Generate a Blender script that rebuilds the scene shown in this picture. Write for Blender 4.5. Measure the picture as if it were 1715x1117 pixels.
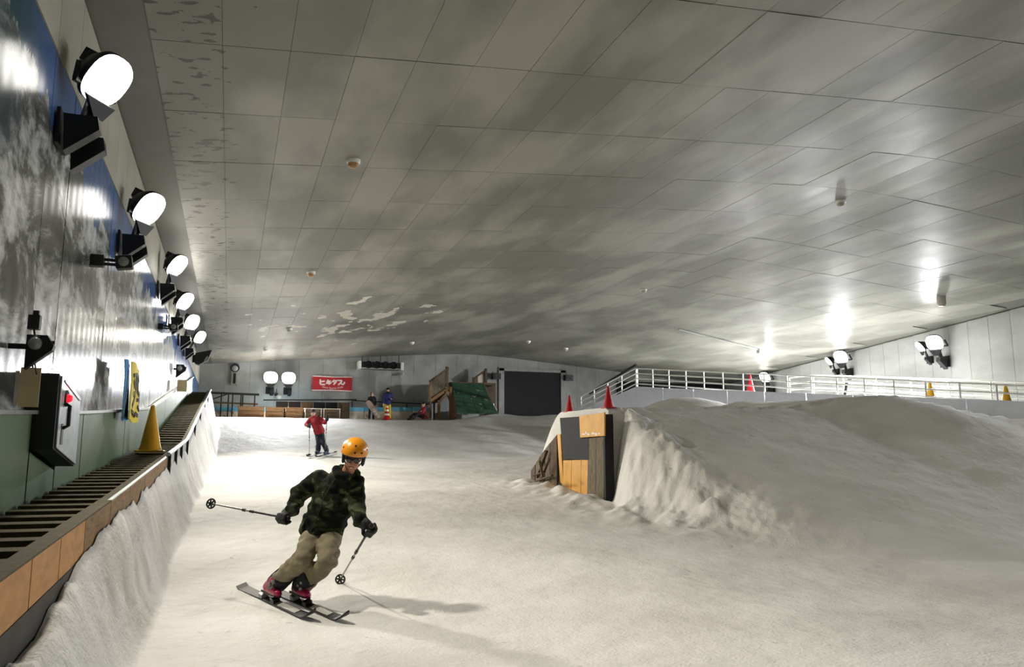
import bpy, bmesh, math, random
import numpy as np
from mathutils import Vector, Matrix, noise as mnoise

for o in list(bpy.data.objects): bpy.data.objects.remove(o, do_unlink=True)
SC = bpy.context.scene
COL = SC.collection
rnd = random.Random(7)
V = Vector

# ------------------------------------------------------------------ camera
FPX, CX, CY = 1340.0, 857.5, 558.5
YAW, PITCH = math.radians(19.25), math.radians(8.76)
CAM = V((0, 0, 1.45))
c_right = V((math.cos(YAW), -math.sin(YAW), 0))
c_head = V((math.sin(YAW), math.cos(YAW), 0))
c_fwd = c_head * math.cos(PITCH) + V((0, 0, math.sin(PITCH)))
c_up = -c_head * math.sin(PITCH) + V((0, 0, math.cos(PITCH)))
cam_data = bpy.data.cameras.new('camera'); cam = bpy.data.objects.new('camera', cam_data)
COL.objects.link(cam); SC.camera = cam
cam_data.sensor_width = 36; cam_data.lens = FPX / 1715 * 36; cam_data.clip_end = 300; cam_data.clip_start = .05
cam.matrix_world = Matrix(((c_right.x, c_up.x, -c_fwd.x, CAM.x), (c_right.y, c_up.y, -c_fwd.y, CAM.y),
                           (c_right.z, c_up.z, -c_fwd.z, CAM.z), (0, 0, 0, 1)))
# ------------------------------------------------------------------ world and exposure
W = bpy.data.worlds.new('world'); SC.world = W; W.use_nodes = True
W.node_tree.nodes['Background'].inputs[0].default_value = (.5, .52, .55, 1)
W.node_tree.nodes['Background'].inputs[1].default_value = .05
vs = SC.view_settings
vs.view_transform = 'Standard'; vs.look = 'None'; vs.gamma = 1; vs.use_curve_mapping = False; vs.exposure = 0.28
P_LEFT, P_BACK, P_RIGHT, P_LEFT_FILL, P_RIGHT_FILL = 165, 330, 340, 62, 120
WARM = (1.0, .93, .80)
COOL = (.97, .98, 1.0)

# measured points of the place are written as (image x, image y, distance in metres)
def at(px, py, d): return CAM + (c_fwd + c_right * ((px - CX) / FPX) - c_up * ((py - CY) / FPX)) * d
def atX(px, py, X):
    r = at(px, py, 1) - CAM; return CAM + r * ((X - CAM.x) / r.x)
def atY(px, py, Y):
    r = at(px, py, 1) - CAM; return CAM + r * ((Y - CAM.y) / r.y)

# ------------------------------------------------------------------ materials
def hexc(h):
    h = h.lstrip('#'); v = [int(h[i:i + 2], 16) / 255 for i in (0, 2, 4)]
    return tuple((x / 12.92 if x <= .04045 else ((x + .055) / 1.055) ** 2.4) for x in v)
def mat(name, col, rough=.6, metal=0, var=.15, vs_=4, bump=0, bs=40, spec=.5, coat=0, stretch=None, dirt=None):
    if isinstance(col, str): col = hexc(col)
    m = bpy.data.materials.new(name); m.use_nodes = True
    nt = m.node_tree; b = nt.nodes['Principled BSDF']
    b.inputs['Roughness'].default_value = rough; b.inputs['Metallic'].default_value = metal
    b.inputs['Specular IOR Level'].default_value = spec; b.inputs['Coat Weight'].default_value = coat
    tc = nt.nodes.new('ShaderNodeTexCoord'); vec = tc.outputs['Object']
    if stretch:
        mp = nt.nodes.new('ShaderNodeMapping'); mp.inputs['Scale'].default_value = stretch
        nt.links.new(vec, mp.inputs['Vector']); vec = mp.outputs['Vector']
    n = nt.nodes.new('ShaderNodeTexNoise'); n.inputs['Scale'].default_value = vs_; n.inputs['Detail'].default_value = 5
    nt.links.new(vec, n.inputs['Vector'])
    r = nt.nodes.new('ShaderNodeValToRGB')
    r.color_ramp.elements[0].position = .3; r.color_ramp.elements[1].position = .7
    r.color_ramp.elements[0].color = tuple(c * (1 - var) for c in col) + (1,)
    r.color_ramp.elements[1].color = tuple(min(1, c * (1 + var)) for c in col) + (1,)
    if dirt:
        e = r.color_ramp.elements.new(.36); e.color = tuple(c * (1 - var) for c in col) + (1,)
        r.color_ramp.elements[0].color = hexc(dirt) + (1,)
    nt.links.new(n.outputs['Fac'], r.inputs['Fac']); nt.links.new(r.outputs['Color'], b.inputs['Base Color'])
    if bump:
        n2 = nt.nodes.new('ShaderNodeTexNoise'); n2.inputs['Scale'].default_value = bs; n2.inputs['Detail'].default_value = 4
        nt.links.new(vec, n2.inputs['Vector'])
        bp = nt.nodes.new('ShaderNodeBump'); bp.inputs['Strength'].default_value = bump; bp.inputs['Distance'].default_value = .02
        nt.links.new(n2.outputs['Fac'], bp.inputs['Height']); nt.links.new(bp.outputs['Normal'], b.inputs['Normal'])
    return m
def emat(name, col, strength):
    m = bpy.data.materials.new(name); m.use_nodes = True
    b = m.node_tree.nodes['Principled BSDF']
    b.inputs['Base Color'].default_value = (.8, .8, .8, 1)
    b.inputs['Emission Color'].default_value = tuple(col) + (1,); b.inputs['Emission Strength'].default_value = strength
    return m
M = {}
def mk(key, *a, **k): M[key] = mat(key, *a, **k)
mk('black_metal', '#17181a', .45, .3); mk('black_plastic', '#141517', .5); mk('dark_steel', '#2a2c2c', .4, .6)
mk('silver', '#b9bdbc', .28, .9, var=.12, vs_=9); mk('galv', '#9aa3a4', .38, .55, var=.2, vs_=6)
mk('white_paint', '#d9d8d0', .5, var=.07); mk('white_plastic', '#e0dfd8', .4, var=.04)
mk('wood_pine', '#7d5f3a', .7, var=.3, vs_=3, stretch=(3, 3, 25), bump=.2); mk('wood_dark', '#54432f', .8, var=.4, vs_=4, stretch=(6, 6, 1.5), bump=.4)
mk('wood_grey', '#6e6450', .85, var=.4, vs_=6, stretch=(8, 8, 1), bump=.4, dirt='#2c2720')
mk('ply_orange', '#b98341', .65, var=.18, vs_=3, stretch=(2, 2, 6), bump=.15); mk('ply_yellow', '#d09a3c', .6, var=.12, vs_=4, dirt='#a06a24')
mk('ply_board', '#8a6a40', .75, var=.22, vs_=5, stretch=(2, 1, 6), bump=.2, dirt='#4d3a22')
mk('panel_black', '#16181b', .8, var=.25, vs_=5, bump=.15); mk('crate_wood', '#6b4c2a', .75, var=.3, vs_=4, stretch=(1.5, 3, 12), bump=.2)
mk('green_pad', '#4c6443', .5, var=.12, vs_=2, bump=.06, bs=15); mk('green_turf', '#20462f', .9, var=.3, vs_=3, bump=.5, bs=120, dirt='#7f8a80')
mk('belt', '#37321f', .9, var=.3, vs_=14, bump=.5, bs=60, dirt='#1d1a12'); mk('slat', '#544c30', .85, var=.35, vs_=10, stretch=(1, 4, 4), bump=.5, bs=50)
mk('skirt', '#3d3c36', .8, var=.3, vs_=5); mk('red_cone', '#c0161f', .4, var=.08); mk('yellow_cone', '#d8a51c', .45, var=.1)
mk('orange_cone_red', '#c02218', .45); mk('cone_white', '#e6e2da', .5, var=.05)
mk('banner_red', '#a81f26', .7, var=.08, bump=.1, bs=8); mk('banner_white', '#e7d9d2', .7, var=.03)
mk('banner_blue', '#3f86bf', .7, var=.12, vs_=6); mk('banner_yellow', '#e3c814', .7, var=.08); mk('ink', '#1d1a10', .7); mk('banner_pale', '#a9bccb', .7)
mk('blue_pad', '#5fa9c4', .6, var=.08); mk('cream_board', '#c9bfae', .7, var=.15, dirt='#8c7a62')
mk('concrete', '#b7b8b4', .8, var=.08); mk('curtain', '#15171a', .85, var=.1, vs_=2); mk('door_brown', '#4a3122', .6, var=.15)
mk('frame_grey', '#8c8d88', .6); mk('cabinet_dark', '#23292b', .5, .2, var=.1); mk('paper', '#c9b98f', .8, var=.12)
mk('skin', '#b07f63', .5, var=.06, vs_=30); mk('skin_far', '#c9a088', .55, var=.04); mk('teeth', '#e8e2d6', .3, var=.02); mk('lip', '#8a4640', .5)
mk('glove', '#1c1d1f', .7, var=.2, bump=.2, bs=90); mk('boot_red', '#a51545', .3, var=.15, coat=.4); mk('boot_grey', '#8f9296', .35, .4)
mk('boot_black', '#17171a', .4); mk('helmet_orange', '#f09a16', .28, var=.04, coat=.5); mk('helmet_pad', '#16171a', .7)
mk('lens_dark', '#0c0d10', .08, spec=.8); mk('ski_black', '#161617', .6, var=.3, vs_=6); mk('ski_white', '#b9b8b0', .35); mk('hair', '#17120f', .6)
mk('pole_alu', '#8e8c84', .3, .8); mk('pole_black', '#1a1a1a', .5); mk('pants_khaki', '#7f775e', .85, var=.14, vs_=9, bump=.3, bs=25)
mk('pants_black', '#15161a', .85, var=.2); mk('jacket_red', '#8e1220', .75, var=.15, vs_=8); mk('pants_navy', '#141d2e', .8, var=.2); mk('boot_navy', '#1d2f5c', .4)
mk('hoodie_black', '#151516', .9); mk('jacket_blue', '#1b2159', .75, var=.15); mk('pants_yellow', '#cdb71a', .8, var=.1); mk('coat_red', '#8f1a25', .8)
mk('board_top', '#a08b80', .4, var=.1); mk('board_print', '#d8cfc4', .4, var=.05); mk('lamp_glass_off', '#7f857e', .15, var=.2, vs_=12); mk('grey_plastic', '#b4b1a6', .5, var=.05); mk('detector_brown', '#a7824f', .5)
mk('fan_dark', '#1b1d1d', .6, .3); mk('snow_white_sheet', '#d8dbe4', .6, var=.05, vs_=3)
M['lens'] = emat('lens', (1, .97, .9), 7)
M['red_led'] = emat('red_led', (1, .01, .03), 1.2); M['red_led'].node_tree.nodes['Principled BSDF'].inputs['Base Color'].default_value = (.3, .01, .02, 1)

def camo():
    m = bpy.data.materials.new('camo_cloth'); m.use_nodes = True; nt = m.node_tree; b = nt.nodes['Principled BSDF']
    b.inputs['Roughness'].default_value = .9; b.inputs['Specular IOR Level'].default_value = .15
    tc = nt.nodes.new('ShaderNodeTexCoord')
    mp = nt.nodes.new('ShaderNodeMapping'); mp.inputs['Scale'].default_value = (1, 1, 1.5); mp.inputs['Rotation'].default_value = (.4, .5, .3)
    nt.links.new(tc.outputs['Object'], mp.inputs['Vector'])
    n = nt.nodes.new('ShaderNodeTexNoise'); n.inputs['Scale'].default_value = 7; n.inputs['Detail'].default_value = 2.2; n.inputs['Distortion'].default_value = .8
    nt.links.new(mp.outputs['Vector'], n.inputs['Vector'])
    r = nt.nodes.new('ShaderNodeValToRGB'); r.color_ramp.interpolation = 'CONSTANT'
    E_ = r.color_ramp.elements
    E_[0].position = 0; E_[0].color = hexc('#0e100e') + (1,)
    E_[1].position = .46; E_[1].color = hexc('#1a1f15') + (1,)
    for p, c in ((.54, '#293019'), (.61, '#4d543d')):
        e = E_.new(p); e.color = hexc(c) + (1,)
    nt.links.new(n.outputs['Fac'], r.inputs['Fac']); nt.links.new(r.outputs['Color'], b.inputs['Base Color'])
    return m
M['camo'] = camo()

def snow_mat():
    m = bpy.data.materials.new('packed_snow'); m.use_nodes = True; nt = m.node_tree; b = nt.nodes['Principled BSDF']
    b.inputs['Roughness'].default_value = .75; b.inputs['Specular IOR Level'].default_value = .3
    g = nt.nodes.new('ShaderNodeNewGeometry')
    def nz(scale, det, sc=(1, 1, 1), dist=0):
        mp = nt.nodes.new('ShaderNodeMapping'); mp.inputs['Scale'].default_value = sc
        nt.links.new(g.outputs['Position'], mp.inputs['Vector'])
        n = nt.nodes.new('ShaderNodeTexNoise'); n.inputs['Scale'].default_value = scale; n.inputs['Detail'].default_value = det; n.inputs['Distortion'].default_value = dist
        nt.links.new(mp.outputs['Vector'], n.inputs['Vector']); return n.outputs['Fac']
    a = nz(.9, 6); r = nt.nodes.new('ShaderNodeValToRGB')
    r.color_ramp.elements[0].position = .3; r.color_ramp.elements[0].color = (.60, .585, .55, 1)
    r.color_ramp.elements[1].position = .68; r.color_ramp.elements[1].color = (.74, .73, .70, 1)
    nt.links.new(a, r.inputs['Fac'])
    d = nz(7, 4, (1, .45, 1), 1.0); rd = nt.nodes.new('ShaderNodeValToRGB')
    rd.color_ramp.elements[0].position = .69; rd.color_ramp.elements[1].position = .78
    nt.links.new(d, rd.inputs['Fac'])
    mx = nt.nodes.new('ShaderNodeMix'); mx.data_type = 'RGBA'; mx.inputs[7].default_value = (.40, .38, .34, 1)
    nt.links.new(rd.outputs['Color'], mx.inputs[0]); nt.links.new(r.outputs['Color'], mx.inputs[6])
    nt.links.new(mx.outputs[2], b.inputs['Base Color'])
    n1 = nz(5, 5, (1, .7, 1)); n2 = nz(38, 3)
    ad = nt.nodes.new('ShaderNodeMath'); ad.operation = 'MULTIPLY_ADD'; ad.inputs[1].default_value = .3
    nt.links.new(n2, ad.inputs[0]); nt.links.new(n1, ad.inputs[2])
    bp = nt.nodes.new('ShaderNodeBump'); bp.inputs['Strength'].default_value = .55; bp.inputs['Distance'].default_value = .05
    nt.links.new(ad.outputs[0], bp.inputs['Height']); nt.links.new(bp.outputs['Normal'], b.inputs['Normal'])
    return m
M['snow'] = snow_mat()

def ceiling_mat(name, lo, hi, rough, peel=False, spec=.22):
    m = bpy.data.materials.new(name); m.use_nodes = True; nt = m.node_tree; b = nt.nodes['Principled BSDF']
    b.inputs['Specular IOR Level'].default_value = spec
    g = nt.nodes.new('ShaderNodeNewGeometry'); oi = nt.nodes.new('ShaderNodeObjectInfo')
    def nz(scale, det, sc=(1, 1, 1)):
        mp = nt.nodes.new('ShaderNodeMapping'); mp.inputs['Scale'].default_value = sc
        nt.links.new(g.outputs['Position'], mp.inputs['Vector'])
        n = nt.nodes.new('ShaderNodeTexNoise'); n.inputs['Scale'].default_value = scale; n.inputs['Detail'].default_value = det
        nt.links.new(mp.outputs['Vector'], n.inputs['Vector']); return n.outputs['Fac']
    a = nz(.7, 9, (1, .4, 1))
    ad = nt.nodes.new('ShaderNodeMath'); ad.operation = 'MULTIPLY_ADD'; ad.inputs[1].default_value = .07; ad.inputs[2].default_value = -.035
    nt.links.new(oi.outputs['Random'], ad.inputs[0])
    su = nt.nodes.new('ShaderNodeMath'); nt.links.new(a, su.inputs[0]); nt.links.new(ad.outputs[0], su.inputs[1])
    r = nt.nodes.new('ShaderNodeValToRGB')
    r.color_ramp.elements[0].position = .43; r.color_ramp.elements[0].color = hexc(lo) + (1,)
    r.color_ramp.elements[1].position = .61; r.color_ramp.elements[1].color = hexc(hi) + (1,)
    nt.links.new(su.outputs[0], r.inputs['Fac']); nt.links.new(r.outputs['Color'], b.inputs['Base Color'])
    if peel:   # flaking pale paint over the middle of the hall and dark scuffs along the eave
        sp = nt.nodes.new('ShaderNodeVectorMath'); sp.operation = 'DISTANCE'; sp.inputs[1].default_value = (3.6, 29.5, 6.3)
        nt.links.new(g.outputs['Position'], sp.inputs[0])
        mr = nt.nodes.new('ShaderNodeMapRange'); mr.inputs[1].default_value = 2; mr.inputs[2].default_value = 8.5; mr.inputs[3].default_value = .58; mr.inputs[4].default_value = .80
        nt.links.new(sp.outputs['Value'], mr.inputs[0])
        gt = nt.nodes.new('ShaderNodeMath'); gt.operation = 'GREATER_THAN'; nt.links.new(nz(1.5, 6, (1, .6, 1)), gt.inputs[0]); nt.links.new(mr.outputs[0], gt.inputs[1])
        mx = nt.nodes.new('ShaderNodeMix'); mx.data_type = 'RGBA'; mx.inputs[7].default_value = hexc('#d8d4c6') + (1,)
        nt.links.new(gt.outputs[0], mx.inputs[0]); nt.links.new(r.outputs['Color'], mx.inputs[6])
        sx = nt.nodes.new('ShaderNodeSeparateXYZ'); nt.links.new(g.outputs['Position'], sx.inputs[0])
        m2 = nt.nodes.new('ShaderNodeMapRange'); m2.inputs[1].default_value = -.4; m2.inputs[2].default_value = .6; m2.inputs[3].default_value = .60; m2.inputs[4].default_value = .9
        nt.links.new(sx.outputs['X'], m2.inputs[0])
        g2 = nt.nodes.new('ShaderNodeMath'); g2.operation = 'GREATER_THAN'; nt.links.new(nz(7, 4, (.6, 1, 1)), g2.inputs[0]); nt.links.new(m2.outputs[0], g2.inputs[1])
        mz = nt.nodes.new('ShaderNodeMix'); mz.data_type = 'RGBA'; mz.inputs[7].default_value = hexc('#4a4a45') + (1,)
        nt.links.new(g2.outputs[0], mz.inputs[0]); nt.links.new(mx.outputs[2], mz.inputs[6]); nt.links.new(mz.outputs[2], b.inputs['Base Color'])
    rr = nt.nodes.new('ShaderNodeMapRange'); rr.inputs[3].default_value = rough - .07; rr.inputs[4].default_value = rough + .16
    nt.links.new(nz(1.7, 4, (1, .6, 1)), rr.inputs[0]); nt.links.new(rr.outputs[0], b.inputs['Roughness'])
    bp = nt.nodes.new('ShaderNodeBump'); bp.inputs['Strength'].default_value = .06; bp.inputs['Distance'].default_value = .02
    nt.links.new(nz(2.2, 3, (1, .35, 1)), bp.inputs['Height']); nt.links.new(bp.outputs['Normal'], b.inputs['Normal'])
    return m
M['ceil'] = ceiling_mat('ceiling_metal', '#7a7a73', '#9d9c93', .38, True)
M['wall_grey'] = ceiling_mat('wall_metal', '#8c8e8b', '#a3a5a2', .5)
M['wall_upper'] = ceiling_mat('wall_upper_metal', '#a3a294', '#b5b3a6', .5)
M['ceil_strip'] = mat('ceiling_strip', '#62625c', .5, var=.08)

def mural_mat():
    m = bpy.data.materials.new('mountain_mural'); m.use_nodes = True; nt = m.node_tree; b = nt.nodes['Principled BSDF']
    b.inputs['Roughness'].default_value = .22; b.inputs['Specular IOR Level'].default_value = .14
    L = nt.links.new
    g = nt.nodes.new('ShaderNodeNewGeometry'); sp = nt.nodes.new('ShaderNodeSeparateXYZ'); L(g.outputs['Position'], sp.inputs[0])
    def nz(scale, det, sc, dist=0):
        mp = nt.nodes.new('ShaderNodeMapping'); mp.inputs['Scale'].default_value = sc
        L(g.outputs['Position'], mp.inputs['Vector'])
        n = nt.nodes.new('ShaderNodeTexNoise'); n.inputs['Scale'].default_value = scale; n.inputs['Detail'].default_value = det; n.inputs['Distortion'].default_value = dist; n.inputs['Roughness'].default_value = .68 if det > 5 else .5
        L(mp.outputs['Vector'], n.inputs['Vector']); return n.outputs['Fac']
    def math_(op, a, b_=None, c=None):
        n = nt.nodes.new('ShaderNodeMath'); n.operation = op
        for i, x in enumerate((a, b_, c)):
            if x is None: continue
            if isinstance(x, (int, float)): n.inputs[i].default_value = x
            else: L(x, n.inputs[i])
        return n.outputs[0]
    rock = nz(1.9, 10, (1, .38, .85), .5)
    r = nt.nodes.new('ShaderNodeValToRGB'); E_ = r.color_ramp.elements
    E_[0].position = .40; E_[0].color = hexc('#3c3d3b') + (1,); E_[1].position = .62; E_[1].color = hexc('#d2d4d4') + (1,)
    e = E_.new(.48); e.color = hexc('#5f605d') + (1,); e = E_.new(.53); e.color = hexc('#a0a2a1') + (1,)
    L(rock, r.inputs['Fac'])
    # skyline of the printed mountains: blue above it, teal dusk at the near end
    sl = math_('MULTIPLY_ADD', nz(.9, 7, (1, .5, .12)), 3.2, 2.6)
    skyf = math_('MULTIPLY', math_('SUBTRACT', sp.outputs['Z'], sl), 30.0)
    cl = nt.nodes.new('ShaderNodeClamp'); L(skyf, cl.inputs[0])
    sk = nt.nodes.new('ShaderNodeMix'); sk.data_type = 'RGBA'
    sk.inputs[6].default_value = hexc('#1d444c') + (1,); sk.inputs[7].default_value = hexc('#3d5c8e') + (1,)
    nr = nt.nodes.new('ShaderNodeMapRange'); nr.inputs[1].default_value = 5.9; nr.inputs[2].default_value = 7.2; L(sp.outputs['Y'], nr.inputs[0]); L(nr.outputs[0], sk.inputs[0])
    nr2 = nt.nodes.new('ShaderNodeMapRange'); nr2.inputs[1].default_value = 6.6; nr2.inputs[2].default_value = 5.2; L(sp.outputs['Y'], nr2.inputs[0])
    zt = math_('MULTIPLY', math_('GREATER_THAN', math_('ADD', sp.outputs['Z'], math_('MULTIPLY', nz(.9, 5, (1, 1, 1)), 1.4)), 4.3), nr2.outputs[0])
    f = math_('MAXIMUM', cl.outputs[0], zt)
    mx = nt.nodes.new('ShaderNodeMix'); mx.data_type = 'RGBA'; L(f, mx.inputs[0]); L(r.outputs['Color'], mx.inputs[6]); L(sk.outputs[2], mx.inputs[7])
    # snow below the skyline; far part's lamp reflections put into the colour
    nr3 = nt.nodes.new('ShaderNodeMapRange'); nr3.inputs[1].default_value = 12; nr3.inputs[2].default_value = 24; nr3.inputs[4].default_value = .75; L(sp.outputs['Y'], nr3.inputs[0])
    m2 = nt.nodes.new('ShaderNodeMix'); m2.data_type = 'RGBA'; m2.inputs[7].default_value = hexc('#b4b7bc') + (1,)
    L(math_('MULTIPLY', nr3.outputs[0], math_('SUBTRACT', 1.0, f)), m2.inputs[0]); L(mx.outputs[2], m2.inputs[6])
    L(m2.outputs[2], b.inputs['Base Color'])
    # fine vertical ribs of the wall sheets
    wv = nt.nodes.new('ShaderNodeTexWave'); wv.bands_direction = 'Y'; wv.inputs['Scale'].default_value = 1.1; wv.inputs['Distortion'].default_value = .6; wv.inputs['Detail'].default_value = 1
    L(g.outputs['Position'], wv.inputs['Vector'])
    bp = nt.nodes.new('ShaderNodeBump'); bp.inputs['Strength'].default_value = .12; bp.inputs['Distance'].default_value = .01
    L(math_('ADD', wv.outputs['Fac'], math_('MULTIPLY', nz(6, 2, (1, 1, .15)), .2)), bp.inputs['Height']); L(bp.outputs['Normal'], b.inputs['Normal'])
    return m
M['mural'] = mural_mat()

# ------------------------------------------------------------------ mesh helpers
class MB:
    def __init__(s): s.v = []; s.f = []; s.sm = []
    def add(s, vs_, fs, smooth=False):
        o = len(s.v); s.v += [V(p) for p in vs_]; s.f += [tuple(i + o for i in f) for f in fs]; s.sm += [smooth] * len(fs); return s
    def box(s, c, size, rot=None):
        c = V(c); h = V(size) / 2
        p = [V((x * h.x, y * h.y, z * h.z)) for x in (-1, 1) for y in (-1, 1) for z in (-1, 1)]
        if rot is not None: p = [rot @ q for q in p]
        return s.hexa([c + q for q in p])
    def hexa(s, p):   # order: x,y,z bits
        return s.add(p, [(0, 1, 3, 2), (4, 6, 7, 5), (0, 4, 5, 1), (2, 3, 7, 6), (0, 2, 6, 4), (1, 5, 7, 3)])
    def bar(s, a, b, w, h, up=V((0, 0, 1))):
        a, b = V(a), V(b); d = (b - a).normalized(); x = d.cross(up)
        if x.length < 1e-4: x = d.cross(V((0, 1, 0)))
        x.normalize(); z = x.cross(d).normalized()
        p = [base + x * (sx * w / 2) + z * (sz * h / 2) for sx in (-1, 1) for base in (a, b) for sz in (-1, 1)]
        return s.hexa(p)
    def tube(s, pts, rad, n=8, cap=True):
        pts = [V(p) for p in pts]; rads = rad if isinstance(rad, (list, tuple)) else [rad] * len(pts)
        ring = []; up = None
        for i, p in enumerate(pts):
            d = (pts[min(i + 1, len(pts) - 1)] - pts[max(i - 1, 0)]).normalized()
            if up is None: up = V((0, 0, 1)) if abs(d.z) < .9 else V((1, 0, 0))
            x = d.cross(up).normalized(); y = x.cross(d).normalized(); up = y
            ring.append([p + (x * math.cos(t) + y * math.sin(t)) * rads[i] for t in [2 * math.pi * k / n for k in range(n)]])
        vs_ = [q for r_ in ring for q in r_]
        fs = [(i * n + k, i * n + (k + 1) % n, (i + 1) * n + (k + 1) % n, (i + 1) * n + k) for i in range(len(pts) - 1) for k in range(n)]
        s.add(vs_, fs, True)
        if cap:
            s.add(ring[0], [tuple(range(n))]); s.add(ring[-1], [tuple(range(n))[::-1]])
        return s
    def lathe(s, c, prof, n=16, ax=V((0, 0, 1)), smooth=True, sx=1., sy=1.):
        c = V(c); ax = V(ax).normalized(); x = ax.orthogonal().normalized(); y = ax.cross(x)
        vs_ = [c + (x * math.cos(2 * math.pi * k / n) * sx + y * math.sin(2 * math.pi * k / n) * sy) * r + ax * z for r, z in prof for k in range(n)]
        m_ = len(prof)
        fs = [(i * n + k, i * n + (k + 1) % n, (i + 1) * n + (k + 1) % n, (i + 1) * n + k) for i in range(m_ - 1) for k in range(n)]
        s.add(vs_, fs, smooth)
        if prof[0][0] > 1e-4: s.add(vs_[:n], [tuple(range(n))[::-1]])
        if prof[-1][0] > 1e-4: s.add(vs_[-n:], [tuple(range(n))])
        return s
    def prism(s, poly, ext):
        poly = [V(p) for p in poly]; ext = V(ext); n = len(poly)
        return s.add(poly + [p + ext for p in poly], [tuple(range(n))[::-1], tuple(range(n, 2 * n))] + [(i, (i + 1) % n, (i + 1) % n + n, i + n) for i in range(n)])
    def mesh(s, name, off=V((0, 0, 0))):
        me = bpy.data.meshes.new(name); me.from_pydata([tuple(p - off) for p in s.v], [], s.f)
        me.polygons.foreach_set('use_smooth', s.sm)
        bm = bmesh.new(); bm.from_mesh(me); bmesh.ops.recalc_face_normals(bm, faces=bm.faces); bm.to_mesh(me); bm.free()
        me.update(); return me
    def build(s, name, m, parent=None, bevel=0, world=True):
        loc = V((0, 0, 0))
        off = wloc(parent) if (parent is not None and world) else V((0, 0, 0))
        o = bpy.data.objects.new(name, s.mesh(name, off)); COL.objects.link(o)
        o.data.materials.append(M[m] if isinstance(m, str) else m)
        if parent is not None: o.parent = parent
        if bevel:
            b = o.modifiers.new('bevel', 'BEVEL'); b.width = bevel; b.segments = 2; b.limit_method = 'ANGLE'
        return o
def wloc(o):
    p = V((0, 0, 0))
    while o is not None: p += o.location; o = o.parent
    return p
def tag(o, label=None, cat=None, group=None, kind=None):
    if label: o['label'] = label
    if cat: o['category'] = cat
    if group: o['group'] = group
    if kind: o['kind'] = kind
    return o
def thing(name, loc, label, cat, group=None, rz=0):
    o = bpy.data.objects.new(name, None); COL.objects.link(o); o.location = loc; o.rotation_euler.z = rz; o.empty_display_size = .1
    return tag(o, label, cat, group)
def top(mb, name, m, loc, label, cat, group=None, bevel=0):
    o = bpy.data.objects.new(name, mb.mesh(name, V(loc))); COL.objects.link(o); o.location = loc; o.data.materials.append(M[m] if isinstance(m, str) else m)
    if bevel:
        b = o.modifiers.new('bevel', 'BEVEL'); b.width = bevel; b.segments = 2; b.limit_method = 'ANGLE'
    return tag(o, label, cat, group)
def struct(mb, name, m, label=None, parent=None):
    o = mb.build(name, m, parent)
    if parent is None: tag(o, label, None, None, 'structure')
    return o
def copy_tree(o, parent=None):
    c = o.copy(); COL.objects.link(c); c.parent = parent
    for ch in list(o.children): copy_tree(ch, c)
    return c
def area(parent, loc, direction, energy, size, col, spread=180):
    l = bpy.data.lights.new('lamp_light', 'AREA'); l.shape = 'DISK'; l.size = size; l.energy = energy; l.color = col; l.spread = math.radians(spread)
    o = bpy.data.objects.new('lamp_light', l); COL.objects.link(o); o.parent = parent
    o.location = loc; o.rotation_euler = V(direction).to_track_quat('-Z', 'Y').to_euler(); return o

# ------------------------------------------------------------------ snow terrain
XL = -1.56                                 # left wall plane
def belt_z(Y): return np.interp(Y, [-12, 0, 7, 15, 17, 32.5, 60], [.2, .68, 1.03, 1.5, 1.63, 3.82, 3.9])
_by = np.linspace(-14, 60, 1481)
_bz = np.interp(_by, [-14, 0, 7.7, 26.6, 36.6, 37.8, 60], [-.3, .03, .16, 1.43, 3.12, 3.2, 3.25])
_k = np.hanning(31); _k /= _k.sum(); _bz = np.convolve(np.pad(_bz, 15, 'edge'), _k, 'valid')
def base_z(Y): return np.interp(Y, _by, _bz)
_rng = np.random.RandomState(3); _lat = _rng.rand(256, 256)
def vnoise(x, y):
    xi = np.floor(x).astype(int); yi = np.floor(y).astype(int); fx = x - xi; fy = y - yi
    fx = fx * fx * (3 - 2 * fx); fy = fy * fy * (3 - 2 * fy)
    g = lambda a, b: _lat[a % 256, b % 256]
    return (g(xi, yi) * (1 - fx) + g(xi + 1, yi) * fx) * (1 - fy) + (g(xi, yi + 1) * (1 - fx) + g(xi + 1, yi + 1) * fx) * fy - .5
def fbm(x, y, o=3):
    r = 0; a = 1
    for i in range(o): r = r + a * vnoise(x * 2 ** i + 17 * i, y * 2 ** i + 31 * i); a *= .5
    return r
def sstep(t): t = np.clip(t, 0, 1); return t * t * (3 - 2 * t)
RIDGE = [at(*q) for q in ((1040, 687, 15.7), (1180, 685, 16.6), (1330, 681, 17.0), (1400, 669, 17.0), (1500, 666, 16.6), (1560, 676, 16.2), (1640, 695, 15.8), (1715, 706, 15.4))]
RX = [p.x for p in RIDGE]; RY = [p.y for p in RIDGE]; RZ = [p.z for p in RIDGE]
RX = [5.5] + RX + [RX[-1] + 6]; RY = [14.0] + RY + [RY[-1] - 1.5]; RZ = [RZ[0]] + RZ + [RZ[-1] - .2]
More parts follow.
